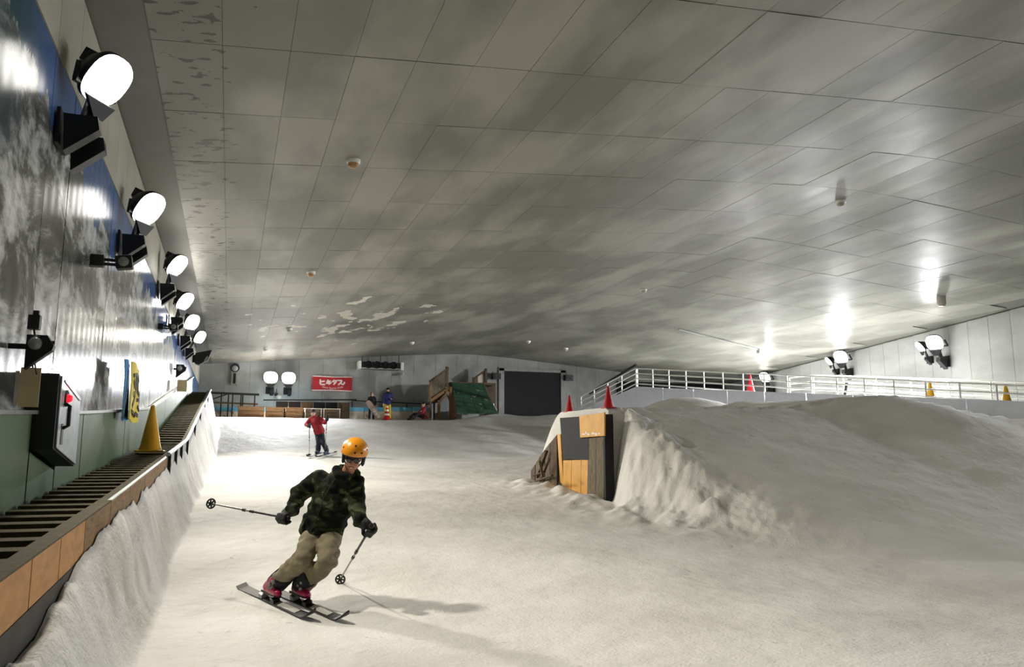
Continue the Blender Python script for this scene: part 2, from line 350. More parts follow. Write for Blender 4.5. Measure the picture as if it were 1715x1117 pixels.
def mound(X, Y):
    yr = np.interp(X, RX, RY); zr = np.interp(X, RX, RZ) - base_z(yr)
    yr = np.where(X < 7.6, 14.0, yr) if False else yr
    yf = np.interp(X, [6.2, 6.6, 8, 12, 18], [9.4, 9.2, 8.0, 6.6, 5.5])
    t = np.clip((Y - yf) / (yr - yf), 0, 1)
    front = zr * (1 - (1 - t ** 1.35) ** 1.25)
    back0 = np.interp(X, [6.75, 9, 12, 20], [16.3, 16.8, 17.0, 16.0]); back1 = np.interp(X, [6.75, 9, 12, 20], [18.5, 19.5, 21, 22])
    bk = 1 - sstep((Y - back0) / (back1 - back0))
    # the crest stays level (world height) behind the lip
    h = np.where(Y <= yr, front, (zr + base_z(yr) + .05 - base_z(np.minimum(Y, back1))) * bk)
    h = np.maximum(h, 0)
    # left flank: steep lumpy face for Y<14, upright behind the timber wall
    fl = .16 * fbm(Y * 1.3, X * .5 + 3, 3)
    xf = np.where(Y < 13.95, 6.80 - .50 * sstep((13.95 - Y) / 1.6) + fl * sstep((13.95 - Y) / .8), 6.82)
    w = np.where(Y < 13.95, .40 + .75 * sstep((13.8 - Y) / 3), .03)
    w = np.where(Y > 18.2, .5, w)
    s = np.clip((X - xf) / w, 0, 1); s = np.where(Y < 13.95, .35 * s + .65 * sstep(s), s)
    pile = 2.15 * np.exp(-(((X - 13.2) / 3.4) ** 2 + ((Y - 21.5) / 2.6) ** 2)) + .9 * np.exp(-(((X - 17.5) / 2.6) ** 2 + ((Y - 18.5) / 3) ** 2))
    apron = .16 * np.exp(-((X - 6.3) / .5) ** 2) * sstep((Y - 9) / 3) * sstep((19.5 - Y) / 3)
    return h * s + pile + apron * (.7 + 1.2 * fbm(X * 2.5, Y * 2.5, 2)) * (1 - sstep(s * 2.5))
def bank(X, Y):
    bt = belt_z(Y) - .05 - .22 * sstep((5.6 - Y) / 1.6) + .08 * fbm(Y * 1.3, Y * 0 + 2.5, 4) + .12 * sstep((Y - 20) / 8)
    hb = np.maximum(bt - base_z(Y), 0) * (1 - sstep((Y - 32.6) / 2.6))
    x0 = -.80 + .09 * sstep((5.6 - Y) / 1.6) + .02 * fbm(Y * 2, Y * 0 + 9, 2)
    w = .30 + .08 * fbm(Y * .5, Y * 0 + 5, 2) + .10 * sstep((Y - 14) / 10)
    t = np.clip((X - x0) / w, 0, 1)
    return hb * np.where(X < x0, 1, (1 - t) ** 1.35 * .55 + .45 * (1 - sstep(t)))
def other(X, Y):
    e = .35 * np.exp(-(((X - 12.2) / 1.6) ** 2 + ((Y - 37.0) / 1.0) ** 2))
    e = e + .38 * np.exp(-(((X - 15.2) / 1.7) ** 2 + ((Y - 36.5) / 1.0) ** 2))
    return e
def height(X, Y):
    X = np.asarray(X, float); Y = np.asarray(Y, float)
    jx = X + .05 * fbm(X * 2.2 + 5, Y * 3.1, 3); jy = Y + .05 * fbm(X * 2.6, Y * 2.2 + 8, 3)
    m_ = mound(jx, jy) if True else 0
    m_ = np.where((Y > 13.6) & (Y < 19), mound(X, Y), m_)
    b_ = bank(X, Y); hm = np.clip(m_ / .4, 0, 1); hb = np.clip(b_ / .3, 0, 1)
    z = base_z(Y) + m_ + b_ + other(X, Y)
    flank = hm * np.exp(-((X - 6.75) / .7) ** 2) * (Y < 13.9)
    z = z + .05 * fbm(X * .45, Y * .35, 3) + (.012 + .07 * hb + .22 * flank + .02 * hm) * fbm(X * 3.3 + 40, Y * 2.6, 5) * (1 - ((Y > 13.7) & (Y < 18.4) & (X > 6.4) & (X < 7.1)) * .8)
    return z
def hz(x, y): return float(height(np.array([x]), np.array([y]))[0])
def gpt(px, py, lift=0):
    r = at(px, py, 1) - CAM; t = 2.5
    while t < 70:
        p = CAM + r * t
        if p.z < hz(p.x, p.y): return p + V((0, 0, lift))
        t += .03
    return p
def grid_axis(segs):
    out = []
    for a, b, st in segs: out += list(np.arange(a, b - 1e-6, st))
    out.append(segs[-1][1]); return np.array(out)
gx = grid_axis([(-.80, .4, .03), (.4, 6.0, .07), (6.0, 7.6, .035), (7.6, 12, .1), (12, 28.5, .2)])
gy = grid_axis([(-8.9, 3, .4), (3, 16, .055), (16, 20, .08), (20, 41, .14)])
GX, GY = np.meshgrid(gx, gy)
GZ = height(GX, GY)
inside_r = GX < (22.85 + .2 * (GY - 17.9))
mh = mound(GX, GY); bh = bank(GX, GY)
_dzy, _dzx = np.gradient(GZ, gy, gx)
GN = np.stack([-_dzx, -_dzy, np.ones_like(GZ)], -1); GN /= np.linalg.norm(GN, axis=-1, keepdims=True)
def terrain(name, mask):
    nx = len(gx); ny = len(gy); idx = -np.ones(nx * ny, int)
    cell = mask
    j, i = np.nonzero(cell)
    q = np.stack([j * nx + i, j * nx + i + 1, (j + 1) * nx + i + 1, (j + 1) * nx + i], 1)
    u, inv = np.unique(q, return_inverse=True); inv = inv.reshape(q.shape)
    co = np.stack([GX.ravel()[u], GY.ravel()[u], GZ.ravel()[u]], 1)
    me = bpy.data.meshes.new(name)
    me.vertices.add(len(co)); me.vertices.foreach_set('co', co.astype(np.float32).ravel())
    me.loops.add(inv.size); me.loops.foreach_set('vertex_index', inv.ravel().astype(np.int32))
    me.polygons.add(len(inv)); me.polygons.foreach_set('loop_start', np.arange(0, inv.size, 4, dtype=np.int32))
    me.polygons.foreach_set('loop_total', np.full(len(inv), 4, np.int32)); me.polygons.foreach_set('use_smooth', np.ones(len(inv), bool))
    me.update(); me.materials.append(M['snow']); me.normals_split_custom_set_from_vertices(GN.reshape(-1, 3)[u].tolist())
    o = bpy.data.objects.new(name, me); COL.objects.link(o); return o
c_in = inside_r[:-1, :-1] & inside_r[1:, 1:]
c_m = (mh[:-1, :-1] > .05) & (GX[:-1, :-1] > 5.6) & (GY[:-1, :-1] < 27)
c_b = (bh[:-1, :-1] > .06) & (GX[:-1, :-1] < 1)
tag(terrain('floor', c_in & ~c_m & ~c_b), 'groomed snow slope rising to a crest before the back wall', None, None, 'structure')
tag(terrain('snow_mound', c_in & c_m), 'big grey snow jump mound with a steep lumpy flank beside the timber wall', 'snow mound')
tag(terrain('snow_bank', c_in & c_b), 'steep ragged snow bank piled against the conveyor side boards', 'snow bank')

# ------------------------------------------------------------------ room shell
RIDGE_X, RIDGE_Z, PIT = 12.0, 6.94, .0848
def ceil_z(X): return RIDGE_Z + .05 - PIT * math.sqrt((X - RIDGE_X) ** 2 + 1.4 ** 2)
def rwx(Y): return 23.0 + .2 * (Y - 17.9)
YB, YF = 41.0, -9.0
b = MB()
_cx = list(np.linspace(XL, 28.5, 41))
for x0, x1 in zip(_cx[:-1], _cx[1:]):
    z0, z1 = ceil_z(x0) + .03, ceil_z(x1) + .03
    b.hexa([V((x, y, z + dz)) for x, z in ((x0, z0), (x1, z1)) for y in (YF, YB + .2) for dz in (0, .15)])
ceiling = struct(b, 'ceiling', 'ceil_strip', 'grey metal panel ceiling with worn patches and a low ridge')
# panels: 0.72 m wide, 1.88 m long; the ones that show largest are pieces of their own
cells = []
ys = [8.83 + 1.88 * k for k in range(-4, 18)]
xs = [-1.02 + .7234 * k for k in range(19)]; xs[-1] = RIDGE_X
xs += [RIDGE_X + .7234 * k for k in range(1, 23)]
for i in range(len(xs) - 1):
    for j in range(len(ys) - 1):
        x0, x1, y0, y1 = xs[i], xs[i + 1], ys[j], min(ys[j + 1], YB)
        c = V(((x0 + x1) / 2, (y0 + y1) / 2, 0))
        if x1 > rwx(y0) - .05 or y0 >= YB: continue
        c.z = ceil_z(c.x); v = c - CAM; d = v.dot(c_fwd)
        vis = d > 1 and abs(v.dot(c_right) / d * FPX) < 960 and abs(v.dot(c_up) / d * FPX) < 640
        cells.append((0 if vis else 1, d, x0, x1, y0, y1))
cells.sort()
def panel_pts(b_, x0, x1, y0, y1, th=.03, g=.006):
    x0 += g * .35; x1 -= g * .35; y0 += g; y1 -= g
    b_.hexa([V((x, y, ceil_z(x) + dz + .028)) for x in (x0, x1) for y in (y0, y1) for dz in (-th, 0)])
shared = {}
rest = MB()
for n, (vis, d, x0, x1, y0, y1) in enumerate(cells):
    if n < 300 and vis == 0:
        key = (round(x0, 3), round(y1 - y0, 3))
        c = V((x0, y0, ceil_z(x0)))
        if key not in shared:
            pb = MB(); panel_pts(pb, x0, x1, y0, y1); shared[key] = pb.mesh('ceiling_panel', c); shared[key].materials.append(M['ceil'])
        o = bpy.data.objects.new('ceiling_panel', shared[key]); COL.objects.link(o); o.parent = ceiling
        o.location = c + V((0, 0, -rnd.random() * .005))
    else: panel_pts(rest, x0, x1, y0, y1)
tag(rest.build('ceiling_panels_beyond', 'ceil', ceiling), kind='stuff')
# left wall: backing, mural sheets, pale upper sheets, green pads
b = MB(); b.box((XL - .12, (YF + YB) / 2, 3), (.2, YB - YF, 8.2)); wl = struct(b, 'wall_left', 'ceil_strip', 'left wall covered with mountain mural sheets above green pads')
Y = -1.0; k = 0; MT = 4.86
while Y < YB:
    y1 = min(Y + .92, YB); gz0 = .0
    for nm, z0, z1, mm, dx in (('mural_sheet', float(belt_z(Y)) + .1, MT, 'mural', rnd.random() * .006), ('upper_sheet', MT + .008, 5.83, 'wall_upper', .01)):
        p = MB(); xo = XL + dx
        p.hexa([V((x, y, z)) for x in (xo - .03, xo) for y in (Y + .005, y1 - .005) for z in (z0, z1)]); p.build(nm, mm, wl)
    Y = y1
GT = lambda y: float(np.interp(y, [-4, 6.6, 9.7, 17, 33.4, 34], [1.2, 1.75, 1.91, 2.36, 4.51, 4.55]))
gseams = [-1, 1.6, 4.2, 6.9, 9.6, 13.2, 17.4, 20.6, 24.2, 28.4, 33.2]
CABX = -1.33
CAB = [atX(100, 625, CABX), atX(93, 752, CABX), atX(133, 672, CABX), atX(123, 781, CABX)]
cab0 = min(CAB[0].y, CAB[1].y); cab1 = (CAB[2].y + CAB[3].y) / 2
gseams = sorted([g_ for g_ in gseams if not cab0 - .6 < g_ < cab1 + .6] + [cab0 - .03, cab1 + .03])
green = thing('padded_barrier', (XL, 12, 1), 'dark green padded barrier along the conveyor with a silver top strip', 'barrier')
for y0, y1 in zip(gseams[:-1], gseams[1:]):
    p = MB(); n = 5; notch = abs(y0 - cab0 + .03) < .01
    lim = (lambda zz: min(GT(zz), CAB[1].z + (CAB[3].z - CAB[1].z) * (zz - cab0) / (cab1 - cab0) - .03)) if notch else GT
    for q in range(n):
        a, c = y0 + (y1 - y0) * q / n, y0 + (y1 - y0) * (q + 1) / n
        a2 = a + (.02 if q == 0 else 0); c2 = c - (.02 if q == n - 1 else 0)
        p.hexa([V((x, y, z)) for x in (XL + .012, XL + .07) for y, zz in ((a2, a), (c2, c)) for z in (float(belt_z(zz)) - .25, lim(zz))])
    p.build('green_pad', 'green_pad', green)
    if notch: continue
    t = MB()
    for q in range(n):
        a, c = y0 + (y1 - y0) * q / n, y0 + (y1 - y0) * (q + 1) / n
        t.bar((XL + .065, a, GT(a) + .016), (XL + .065, c, GT(c) + .016), .10, .03)
    t.build('top_strip', 'silver', green)
# right wall
dirw = V((.2, 1, 0)).normalized(); nrm = V((-1, .2, 0)).normalized()
b = MB(); b.hexa([V((rwx(y) + dx, y, z)) for dx in (.05, .25) for y in (YF, YB) for z in (-.6, 7)]); wr = struct(b, 'wall_right', 'ceil_strip', 'grey ribbed metal wall on the far side of the railings')
Y = 6.0
while Y < YB:
    y1 = min(Y + .95, YB); p = MB()
    p.hexa([V((rwx(y) + dx, y, z)) for dx in (0, .04) for y in (Y + .006, y1 - .006) for z in (0, ceil_z(rwx(y1)) - .01)]); p.build('wall_sheet', 'wall_grey', wr); Y = y1
# back wall
b = MB(); b.box((13.5, YB + .15, 3), (30.6, .2, 8)); wb = struct(b, 'wall_back', 'ceil_strip', 'pale grey gable wall at the top of the slope')
X = XL
while X < 28.2:
    x1 = min(X + 1.16, 28.3); p = MB()
    xm = [X + .005, x1 - .005]
    if X < RIDGE_X < x1: xm.insert(1, RIDGE_X)
    for a, c in zip(xm[:-1], xm[1:]): p.hexa([V((x, y, z)) for x in (a, c) for y in (YB, YB + .05) for z in (2.6, ceil_z(x) + .02)])
    p.build('wall_sheet', 'wall_grey', wb); X = x1
b = MB(); b.box((12, YF - .1, 3), (28, .2, 8)); struct(b, 'wall_front', 'wall_grey', 'plain wall behind the viewer')
# black opening with its frame, brown door, dark sheet at right with the recess's shade in its colour
def backrect(px0, py0, px1, py1, Y): a = atY(px0, py0, Y); c = atY(px1, py1, Y); return a.x, c.x, c.z, a.z
b = MB(); b.box((15.5, YB - .03, 4.55), (3.35, .05, 3.0)); d1 = struct(b, 'door_1', 'curtain', 'wide black curtained doorway in the back wall')
for cx_, w_ in ((13.68, .3), (17.3, .3)):
    p = MB(); p.box((cx_, YB - .06, 4.65), (w_, .12, 3.2)); p.build('door_frame', 'frame_grey', d1)
p = MB(); p.box((15.5, YB - .06, 6.13), (3.9, .12, .14)); p.build('door_frame', 'frame_grey', d1)
b = MB(); b.box((12.95, YB - .04, 4.3), (.85, .06, 2.1)); d2 = struct(b, 'door_2', 'door_brown', 'brown door beside the black curtain')
p = MB(); p.box((13.25, YB - .09, 4.2), (.05, .06, .14)); p.build('door_handle', 'silver', d2)
b = MB(); b.box((24.3, YB - .05, 4.6), (7.4, .06, 2.2)); struct(b, 'shade_sheet', 'curtain', 'dark sheet painted as the unlit recess behind the high railing')

# ------------------------------------------------------------------ conveyor lift
conv = thing('conveyor_lift', (-1.2, 12, 1.1), 'moving carpet conveyor with wooden slats climbing beside the mural wall', 'conveyor')
XA, XB_ = XL + .08, -.90
p = MB(); yy = [-2 + .5 * k for k in range(70)]
for a, c in zip(yy[:-1], yy[1:]):
    if c > 32.6: break
    p.hexa([V((x, y, z)) for x in (XA, XB_) for y in (a, c) for z in (float(belt_z(y)) - .12, float(belt_z(y)))])
p.build('belt', 'belt', conv)
ms = {}
y = 3.0
while y < 32.4:
    s = (float(belt_z(y + .1)) - float(belt_z(y - .1))) / .2; k = 'a' if s < .1 else 'b'
    if k not in ms:
        q = MB(); sl = math.atan(s); R = Matrix.Rotation(sl, 3, 'X')
        q.box((0, 0, .03), (XB_ - XA - .06, .13, .07), R); ms[k] = q.mesh('slat'); ms[k].materials.append(M['slat'])
    o = bpy.data.objects.new('slat', ms[k]); COL.objects.link(o); o.parent = conv
    o.location = V(((XA + XB_) / 2 + rnd.uniform(-.015, .015), y, float(belt_z(y)))) - conv.location
    y += .36 if y < 16 else .42
# raised inner kerb, outer boards with joints, dark skirt, silver rail
p = MB()
for a, c in zip(yy[:-1], yy[1:]):
    if c > 32.6: break
    p.bar((XB_ + .03, a, float(belt_z(a)) + .05), (XB_ + .03, c, float(belt_z(c)) + .05), .07, .13)
p.build('kerb', 'slat', conv)
bj = [-2, 0, 1.4, 2.6, 3.55, 4.2, 4.85, 5.6, 6.7, 7.9, 9.2, 10.6, 12.2]
for a, c in zip(bj[:-1], bj[1:]):
    p = MB(); p.hexa([V((x, y, float(belt_z(y)) + z)) for x in (-.835, -.81) for y in (a + .008, c - .008) for z in (-.11, .11)]); p.build('side_board', 'ply_orange' if c < 6 else 'ply_board', conv)
for a, c in zip(bj[:-1], bj[1:]):
    p = MB(); p.bar((-.822, a, float(belt_z(a)) + .114), (-.822, c, float(belt_z(c)) + .114), .03, .01); p.build('edge_trim', 'galv' if c > 7 else 'slat', conv)
    if c < 8:
        p = MB(); p.hexa([V((x, y, float(belt_z(y)) + z)) for x in (-.83, -.806) for y in (a, c) for z in (-.75, -.112)]); p.build('skirt_board', 'skirt', conv)
ry = [12.2, 13.6, 15, 17, 20, 23, 26, 29, 32.5]
for a, c in zip(ry[:-1], ry[1:]):
    p = MB(); p.bar((-.83, a, float(belt_z(a)) + .0), (-.83, c, float(belt_z(c)) + .0), .05, .2); p.build('side_board', 'galv', conv)
    p = MB(); p.tube([(-.80, a, float(belt_z(a)) + .15), (-.80, c, float(belt_z(c)) + .15)], .03, 8); p.build('rail', 'silver', conv)
    p = MB(); p.bar((-.79, a + .05, float(belt_z(a)) - .14), (-.79, a + .05, float(belt_z(a)) + .15), .05, .03); p.build('rail_post', 'black_metal', conv)

# ------------------------------------------------------------------ traffic cones
def cone(pos, h, mbody, label, group=None, mbase=None, stripes=None):
    t = thing('traffic_cone', pos, label, 'cone', group); r = h * .21
    p = MB(); s = h * .28; p.box((pos.x, pos.y, pos.z + h * .025), (2 * s, 2 * s, h * .05)); p.build('base', mbase or mbody, t, bevel=h * .02)
    p = MB(); p.lathe(pos, [(r * 1.12, h * .05), (r * 1.05, h * .09), (r, h * .10), (h * .045, h * .97), (h * .03, h), (0.001, h)], 20); bd = p.build('body', mbody, t)
    for a, c in (stripes or []):
        ra = lambda z: r + (h * .045 - r) * (z - .1) / .87 + .006
        p = MB(); p.lathe(pos, [(ra(a), h * a), (ra(c), h * c)], 20); p.build('stripe', 'cone_white', bd)
    return t
c0 = atX(251, 757, -1.18)
c0.z = float(belt_z(c0.y)) + .085
cone(c0, .74, 'yellow_cone', 'yellow cone standing on the conveyor slats')
for px, py, d, h, lab in ((1017, 687, 15.55, .44, 'red cone on the snow lip above the yellow plywood sheet'), (937, 692, 17.4, .38, 'red cone on the snow lip above the black panel')):
    q = at(px, py, d); q.x = max(q.x, 6.97); q.y = max(q.y, 14.22); q.z = hz(q.x, q.y) - .01; cone(q, h, 'red_cone', lab)

# ------------------------------------------------------------------ floodlights
FLOODS = {}
def floodlight(lens_pos, wall_dir, face, label, group, power, col, scale=1., boxes=2, mname='black_metal', wdist=.36, ls=1., spread=110):
    """wall_dir: unit vector from lens towards the wall; face: lens direction"""
    lp = V(lens_pos); wd = V(wall_dir).normalized(); fd = V(face).normalized(); s = scale
    side = wd.cross(V((0, 0, 1))).normalized(); upv = V((0, 0, 1))
    wp = lp + wd * (wdist - .17 * s) + upv * (-.42 * s)
    t = thing('floodlight', wp, label, 'floodlight', group)
    x = fd.cross(upv).normalized(); y_ = x.cross(fd).normalized()
    def ring(c, rx, ry, n=28, e=2.6):
        o = []
        for k in range(n):
            a = 2 * math.pi * k / n; ca, sa = math.cos(a), math.sin(a)
            o.append(c + x * (rx * math.copysign(abs(ca) ** (2 / e), ca)) + y_ * (ry * math.copysign(abs(sa) ** (2 / e), sa)))
        return o
    def loft(rings, capa=True, capb=True):
        n = len(rings[0]); p = MB(); vs_ = [q for r_ in rings for q in r_]
        fs = [(i * n + k, i * n + (k + 1) % n, (i + 1) * n + (k + 1) % n, (i + 1) * n + k) for i in range(len(rings) - 1) for k in range(n)]
        p.add(vs_, fs, True)
        if capa: p.add(rings[0], [tuple(range(n))])
        if capb: p.add(rings[-1], [tuple(range(n))[::-1]])
        return p
    rx, ry = .205 * s * ls, .225 * s * ls; reach = .02 if wdist < .4 else .1 * s
    loft([ring(lp - fd * .26 * s, rx * .35, ry * .35), ring(lp - fd * .2 * s, rx * .6, ry * .6), ring(lp - fd * .05 * s, rx * 1.04, ry * 1.04), ring(lp - fd * .012 * s, rx * 1.03, ry * 1.03), ring(lp, rx * .98, ry * .98)], True, False).build('housing', mname, t)
    loft([ring(lp - fd * .004, rx * 1.02, ry * 1.02), ring(lp + fd * .03 * s, rx * .94, ry * .94), ring(lp + fd * .06 * s, rx * .6, ry * .6), ring(lp + fd * .07 * s, rx * .05, ry * .05)], False, True).build('lens', 'lens', t)
    p = MB(); b0 = lp - fd * .12 * s
    for sg in (-1, 1): p.bar(b0 + x * sg * rx * 1.12, b0 + x * sg * rx * 1.12 + wd * reach - upv * .16 * s, .03 * s, .035 * s)
    p.bar(b0 + x * rx * 1.15 + wd * reach - upv * .16 * s, b0 - x * rx * 1.15 + wd * reach - upv * .16 * s, .04 * s, .035 * s); p.build('yoke', mname, t)
    p = MB(); p.bar(b0 + wd * reach - upv * .16 * s, wp + wd * .0 - upv * .05 * s, .06 * s, .06 * s); p.build('arm', mname, t)
    p = MB(); p.box(b0 - fd * .1 * s + upv * (ry * (.3 if wdist < .4 else -.25)), (.14 * s, .14 * s, .12 * s), Matrix.Rotation(.4, 3, side)); p.build('gear_box', mname, t)
    p = MB(); e0 = lp - fd * .05 * s - upv * ry * 1.0
    p.prism([e0 + x * rx * .8, e0 - x * rx * .8, e0 - x * rx * .25 - upv * .17 * s - fd * .03 * s, e0 + x * rx * .25 - upv * .17 * s - fd * .03 * s], -fd * .05 * s); p.build('visor', mname, t)
    for kb in range(boxes):
        o_ = wp + side * ((kb - .5) * .34 * s if boxes > 1 else 0) - wd * .02 * s + upv * (.02 * s - .05 * s * kb)
        p = MB(); p.prism([o_ + wd * .12 * s, o_ - wd * .13 * s, o_ - wd * .15 * s - upv * .11 * s, o_ + wd * .1 * s - upv * .32 * s], side * .13 * s); p.build('ballast_box', mname, t)
        p = MB(); p.bar(o_ + side * .08 * s, b0 + wd * reach - upv * .16 * s, .025 * s, .025 * s); p.build('strut', mname, t)
    p = MB(); p.box(wp + wd * (.17 * s - .034) - upv * .08 * s, (.03 + abs(wd.y) * .3 * s, .03 + abs(wd.x) * .3 * s, .3 * s)); p.build('wall_plate', mname, t)
    area(t, lp + fd * .085 * s - wp, fd, power, .3 * s, col, spread)
    return t
XLENS = -1.20
LL = ('big floodlight over the dusky near end of the mural, above the control cabinet', 'floodlight bracketed straight above the first small square spotlight', 'floodlight halfway between the two small square spotlights', 'floodlight bracketed just above the second small square spotlight',
      'floodlight with a round glaring lens just beyond the second small spotlight', 'floodlight next to the dark angled hood in the far corner')
for (px, py), f_, pw, lab in zip(((180, 135), (250, 350), (297, 445), (310, 505), (322, 540), (335, 565)), ((.68, -.42, -.66), (.66, -.45, -.62), (.68, -.42, -.62), (.66, -.45, -.6), (.55, -.66, -.5), (.6, -.58, -.5)), (.52, .56, .46, .5, .7, .9), LL):
    xl_ = XLENS if px < 330 else -1.08
    floodlight(atX(px, py, xl_), (-1, 0, 0), f_, lab, 'floodlights along the mural wall', P_LEFT * pw, WARM, 1.05 if px < 330 else .95, wdist=xl_ - XL)
for px, py, lab in ((453.5, 632, 'glaring floodlight of the back wall pair on the side of the old grey fixture'), (483.5, 633, 'glaring floodlight of the back wall pair on the side of the red banner')):
    floodlight(atY(px, py, YB - .5), (0, 1, 0), (-.1, -1, -.95), lab, 'pair of floodlights on the back wall', P_BACK, COOL, 1.2, 1, wdist=.5, ls=1.3, spread=90)
def rwall(px, py, off):
    r = at(px, py, 1) - CAM; k = (23 - .2 * 17.9 - off - .2 * CAM.y) / (r.x - .2 * r.y); return CAM + r * k
for px, py, f_, sc_, lab in ((1281, 632, (-.8, -.42, -.72), 1.3, 'lone floodlight glaring behind the walkway railing near the red cone'), (1408, 598, (-.8, -.45, -.72), 1.35, 'floodlight of the middle wall pair facing down the slope'), (1388, 605, (-.82, .35, -.66), .9, 'floodlight of the middle wall pair turned away sideways'),
                    (1565, 574, (-.8, -.45, -.72), 1.3, 'floodlight below the ceiling canister facing down the slope'), (1541, 581, (-.82, .35, -.66), .9, 'floodlight below the ceiling canister turned away sideways')):
    floodlight(rwall(px, py, .55), (1, 0, 0), f_, lab, 'floodlights on the right wall', P_RIGHT * (1 if sc_ > 1 else 3), COOL, sc_, 1, wdist=.45)
for y_, lab in ((12.6, 'added fill floodlight on the grey ribbed wall past the low end of the walkway'), (6.2, 'last added fill floodlight on the grey ribbed wall')):
    floodlight((rwx(y_) - .55, y_, 5.0), (1, 0, 0), (-.9, .1, -.25), lab, 'floodlights on the right wall', P_RIGHT_FILL, COOL, 1.3, 1, wdist=.45)  # unseen lamps added out of frame to fill the snow bank and mural
for y_, lab in ((2.6, 'added fill floodlight on the mural wall over the low end of the conveyor'), (-2.5, 'last added fill floodlight on the mural wall near the front wall')):
    floodlight((XLENS, y_, 4.5), (-1, 0, 0), (.8, -.3, -.5), lab, 'floodlights along the mural wall', P_LEFT_FILL, WARM, 1.05)  # unseen lamps added on this wall to brighten the foreground snow
# small black wall spots
def small_spot(px, py, X, lab):
    q = atX(px, py, X); t = thing('small_spotlight', (XL, q.y, q.z), lab, 'spotlight', 'small spotlights on the mural wall')
    p = MB(); R = Matrix.Rotation(-.15, 3, 'Y'); p.box((q.x, q.y, q.z), (.17, .13, .15), R); p.build('housing', 'black_metal', t, bevel=.01)
    p = MB(); p.tube([(q.x - .08, q.y, q.z + .02), (q.x - .2, q.y, q.z + .02)], .018); p.tube([(q.x - .08, q.y, q.z - .03), (q.x - .2, q.y, q.z - .03)], .018); p.build('swivel', 'black_metal', t)
    p = MB(); p.box(((q.x - .2 + XL) / 2, q.y, q.z), (q.x - .2 - XL, .12, .13)); p.build('wall_arm', 'black_metal', t, bevel=.01)
    p = MB(); p.lathe((q.x, q.y - .066, q.z), [(.055, 0), (.05, .008), (.001, .01)], 16, ax=(0, -1, 0)); p.build('lens', 'lamp_glass_off', t)
small_spot(208, 440, -1.22, 'small square black spotlight on a wide arm, larger of the two on the mural'); small_spot(291, 548, -1.25, 'small square black spotlight farther along the mural by the big floodlights')
# unlit dark lamps: round glass on triangular bracket over the cabinet, and at the far end
def bracket_lamp(q, s, label, name='bracket_lamp'):
    t = thing(name, (XL, q.y, q.z), label, 'lamp'); p = MB()
    p.prism([V((q.x - .16 * s, q.y, q.z + .18 * s)), V((q.x + .12 * s, q.y, q.z + .18 * s)), V((q.x + .22 * s, q.y, q.z + .02 * s)), V((q.x + .2 * s, q.y, q.z - .05 * s)), V((q.x - .16 * s, q.y, q.z - .36 * s))], (0, .16 * s, 0)); p.bar((XL + .005, q.y + .08 * s, q.z), (q.x, q.y + .08 * s, q.z), .05 * s, .08 * s); p.build('bracket', 'black_metal', t)
    p = MB(); p.lathe((q.x - .02, q.y - .0, q.z + .02), [(.001, .075 * s), (.07 * s, .06 * s), (.1 * s, .03 * s), (.1 * s, 0)], 20, ax=(.35, -1, .0)); p.build('glass', 'lamp_glass_off', t)
    p = MB(); p.lathe((q.x - .02, q.y, q.z + .02), [(.118 * s, -.02 * s), (.118 * s, .025 * s), (.1 * s, .03 * s), (.1 * s, .0)], 20, ax=(.35, -1, .0)); p.build('rim', 'dark_steel', t)
    p = MB(); p.tube([(q.x + .12 * s, q.y + .08 * s, q.z + .08 * s), (q.x + .22 * s, q.y + .08 * s, q.z + .08 * s)], .03 * s); p.build('knob', 'black_metal', t)
    return t
bq = atX(63, 580, -1.36)
bracket_lamp(bq, .47, 'unlit round glass lamp on a dark triangular bracket above the control cabinet')
p = MB(); c = atX(58, 540, -1.47)
p.box(c, (.08, .07, .11)); p.box(c + V((.01, -.01, .07)), (.04, .04, .04)); p.tube([c - V((0, 0, .05)), c + V((.02, .0, -.16))], .008); top(p, 'junction_box', 'black_plastic', c - V((0, 0, .08)), 'small black junction box above the round glass lamp', 'junction box')
t = thing('hanging_card', atX(52, 645, -1.4), 'worn beige card hanging on a cord beside the control cabinet', 'card'); c = t.location.copy()
p = MB(); p.hexa([c + V((x, y, z)) for x, y in ((-.075, 0), (.055, .01)) for y in (y, y + .006) for z in (-.16, .13)]); p.build('card', 'paper', t)
p = MB(); p.hexa([c + V((x, -.02 + dy, z)) for x in (-.1, -.075) for dy in (0, .005) for z in (-.15, .1)]); p.build('card_back', 'cream_board', t)
p = MB(); p.tube([c + V((0, 0, .13)), c + V((-.01, .02, .24)), bq + V((0, .05, -.2))], .006, 6); p.build('cord', 'black_plastic', t)

# ------------------------------------------------------------------ control cabinet
xf = -1.33
A_ = [atX(100, 625, xf), atX(93, 752, xf), atX(133, 672, xf), atX(123, 781, xf)]
y0 = min(A_[0].y, A_[1].y); 
f0t, f0b = V((xf, y0, A_[0].z)), V((xf, y0, A_[1].z)); y1 = (A_[2].y + A_[3].y) / 2
f1t, f1b = V((xf, y1, A_[2].z)), V((xf, y1, A_[3].z))
t = thing('control_cabinet', V((XL + .08, y0, f1b.z)), 'dark steel control cabinet with a silver door and red light above the conveyor', 'cabinet')
p = MB(); xw = XL + .012
p.hexa([f0b + V((xw - xf, 0, 0)), f0t + V((xw - xf, 0, 0)), f1b + V((xw - xf, 0, 0)), f1t + V((xw - xf, 0, 0)), f0b, f0t, f1b, f1t]); p.build('body', 'cabinet_dark', t, bevel=.006)
L4 = lambda u, v, o=0: (f0t.lerp(f1t, u)).lerp(f0b.lerp(f1b, u), v) + V((o, 0, 0))
p = MB(); p.hexa([L4(u, v, o) for o in (.002, .018) for u in (.03, .97) for v in (.02, .98)]); dr = p.build('door', 'galv', t, bevel=.004)
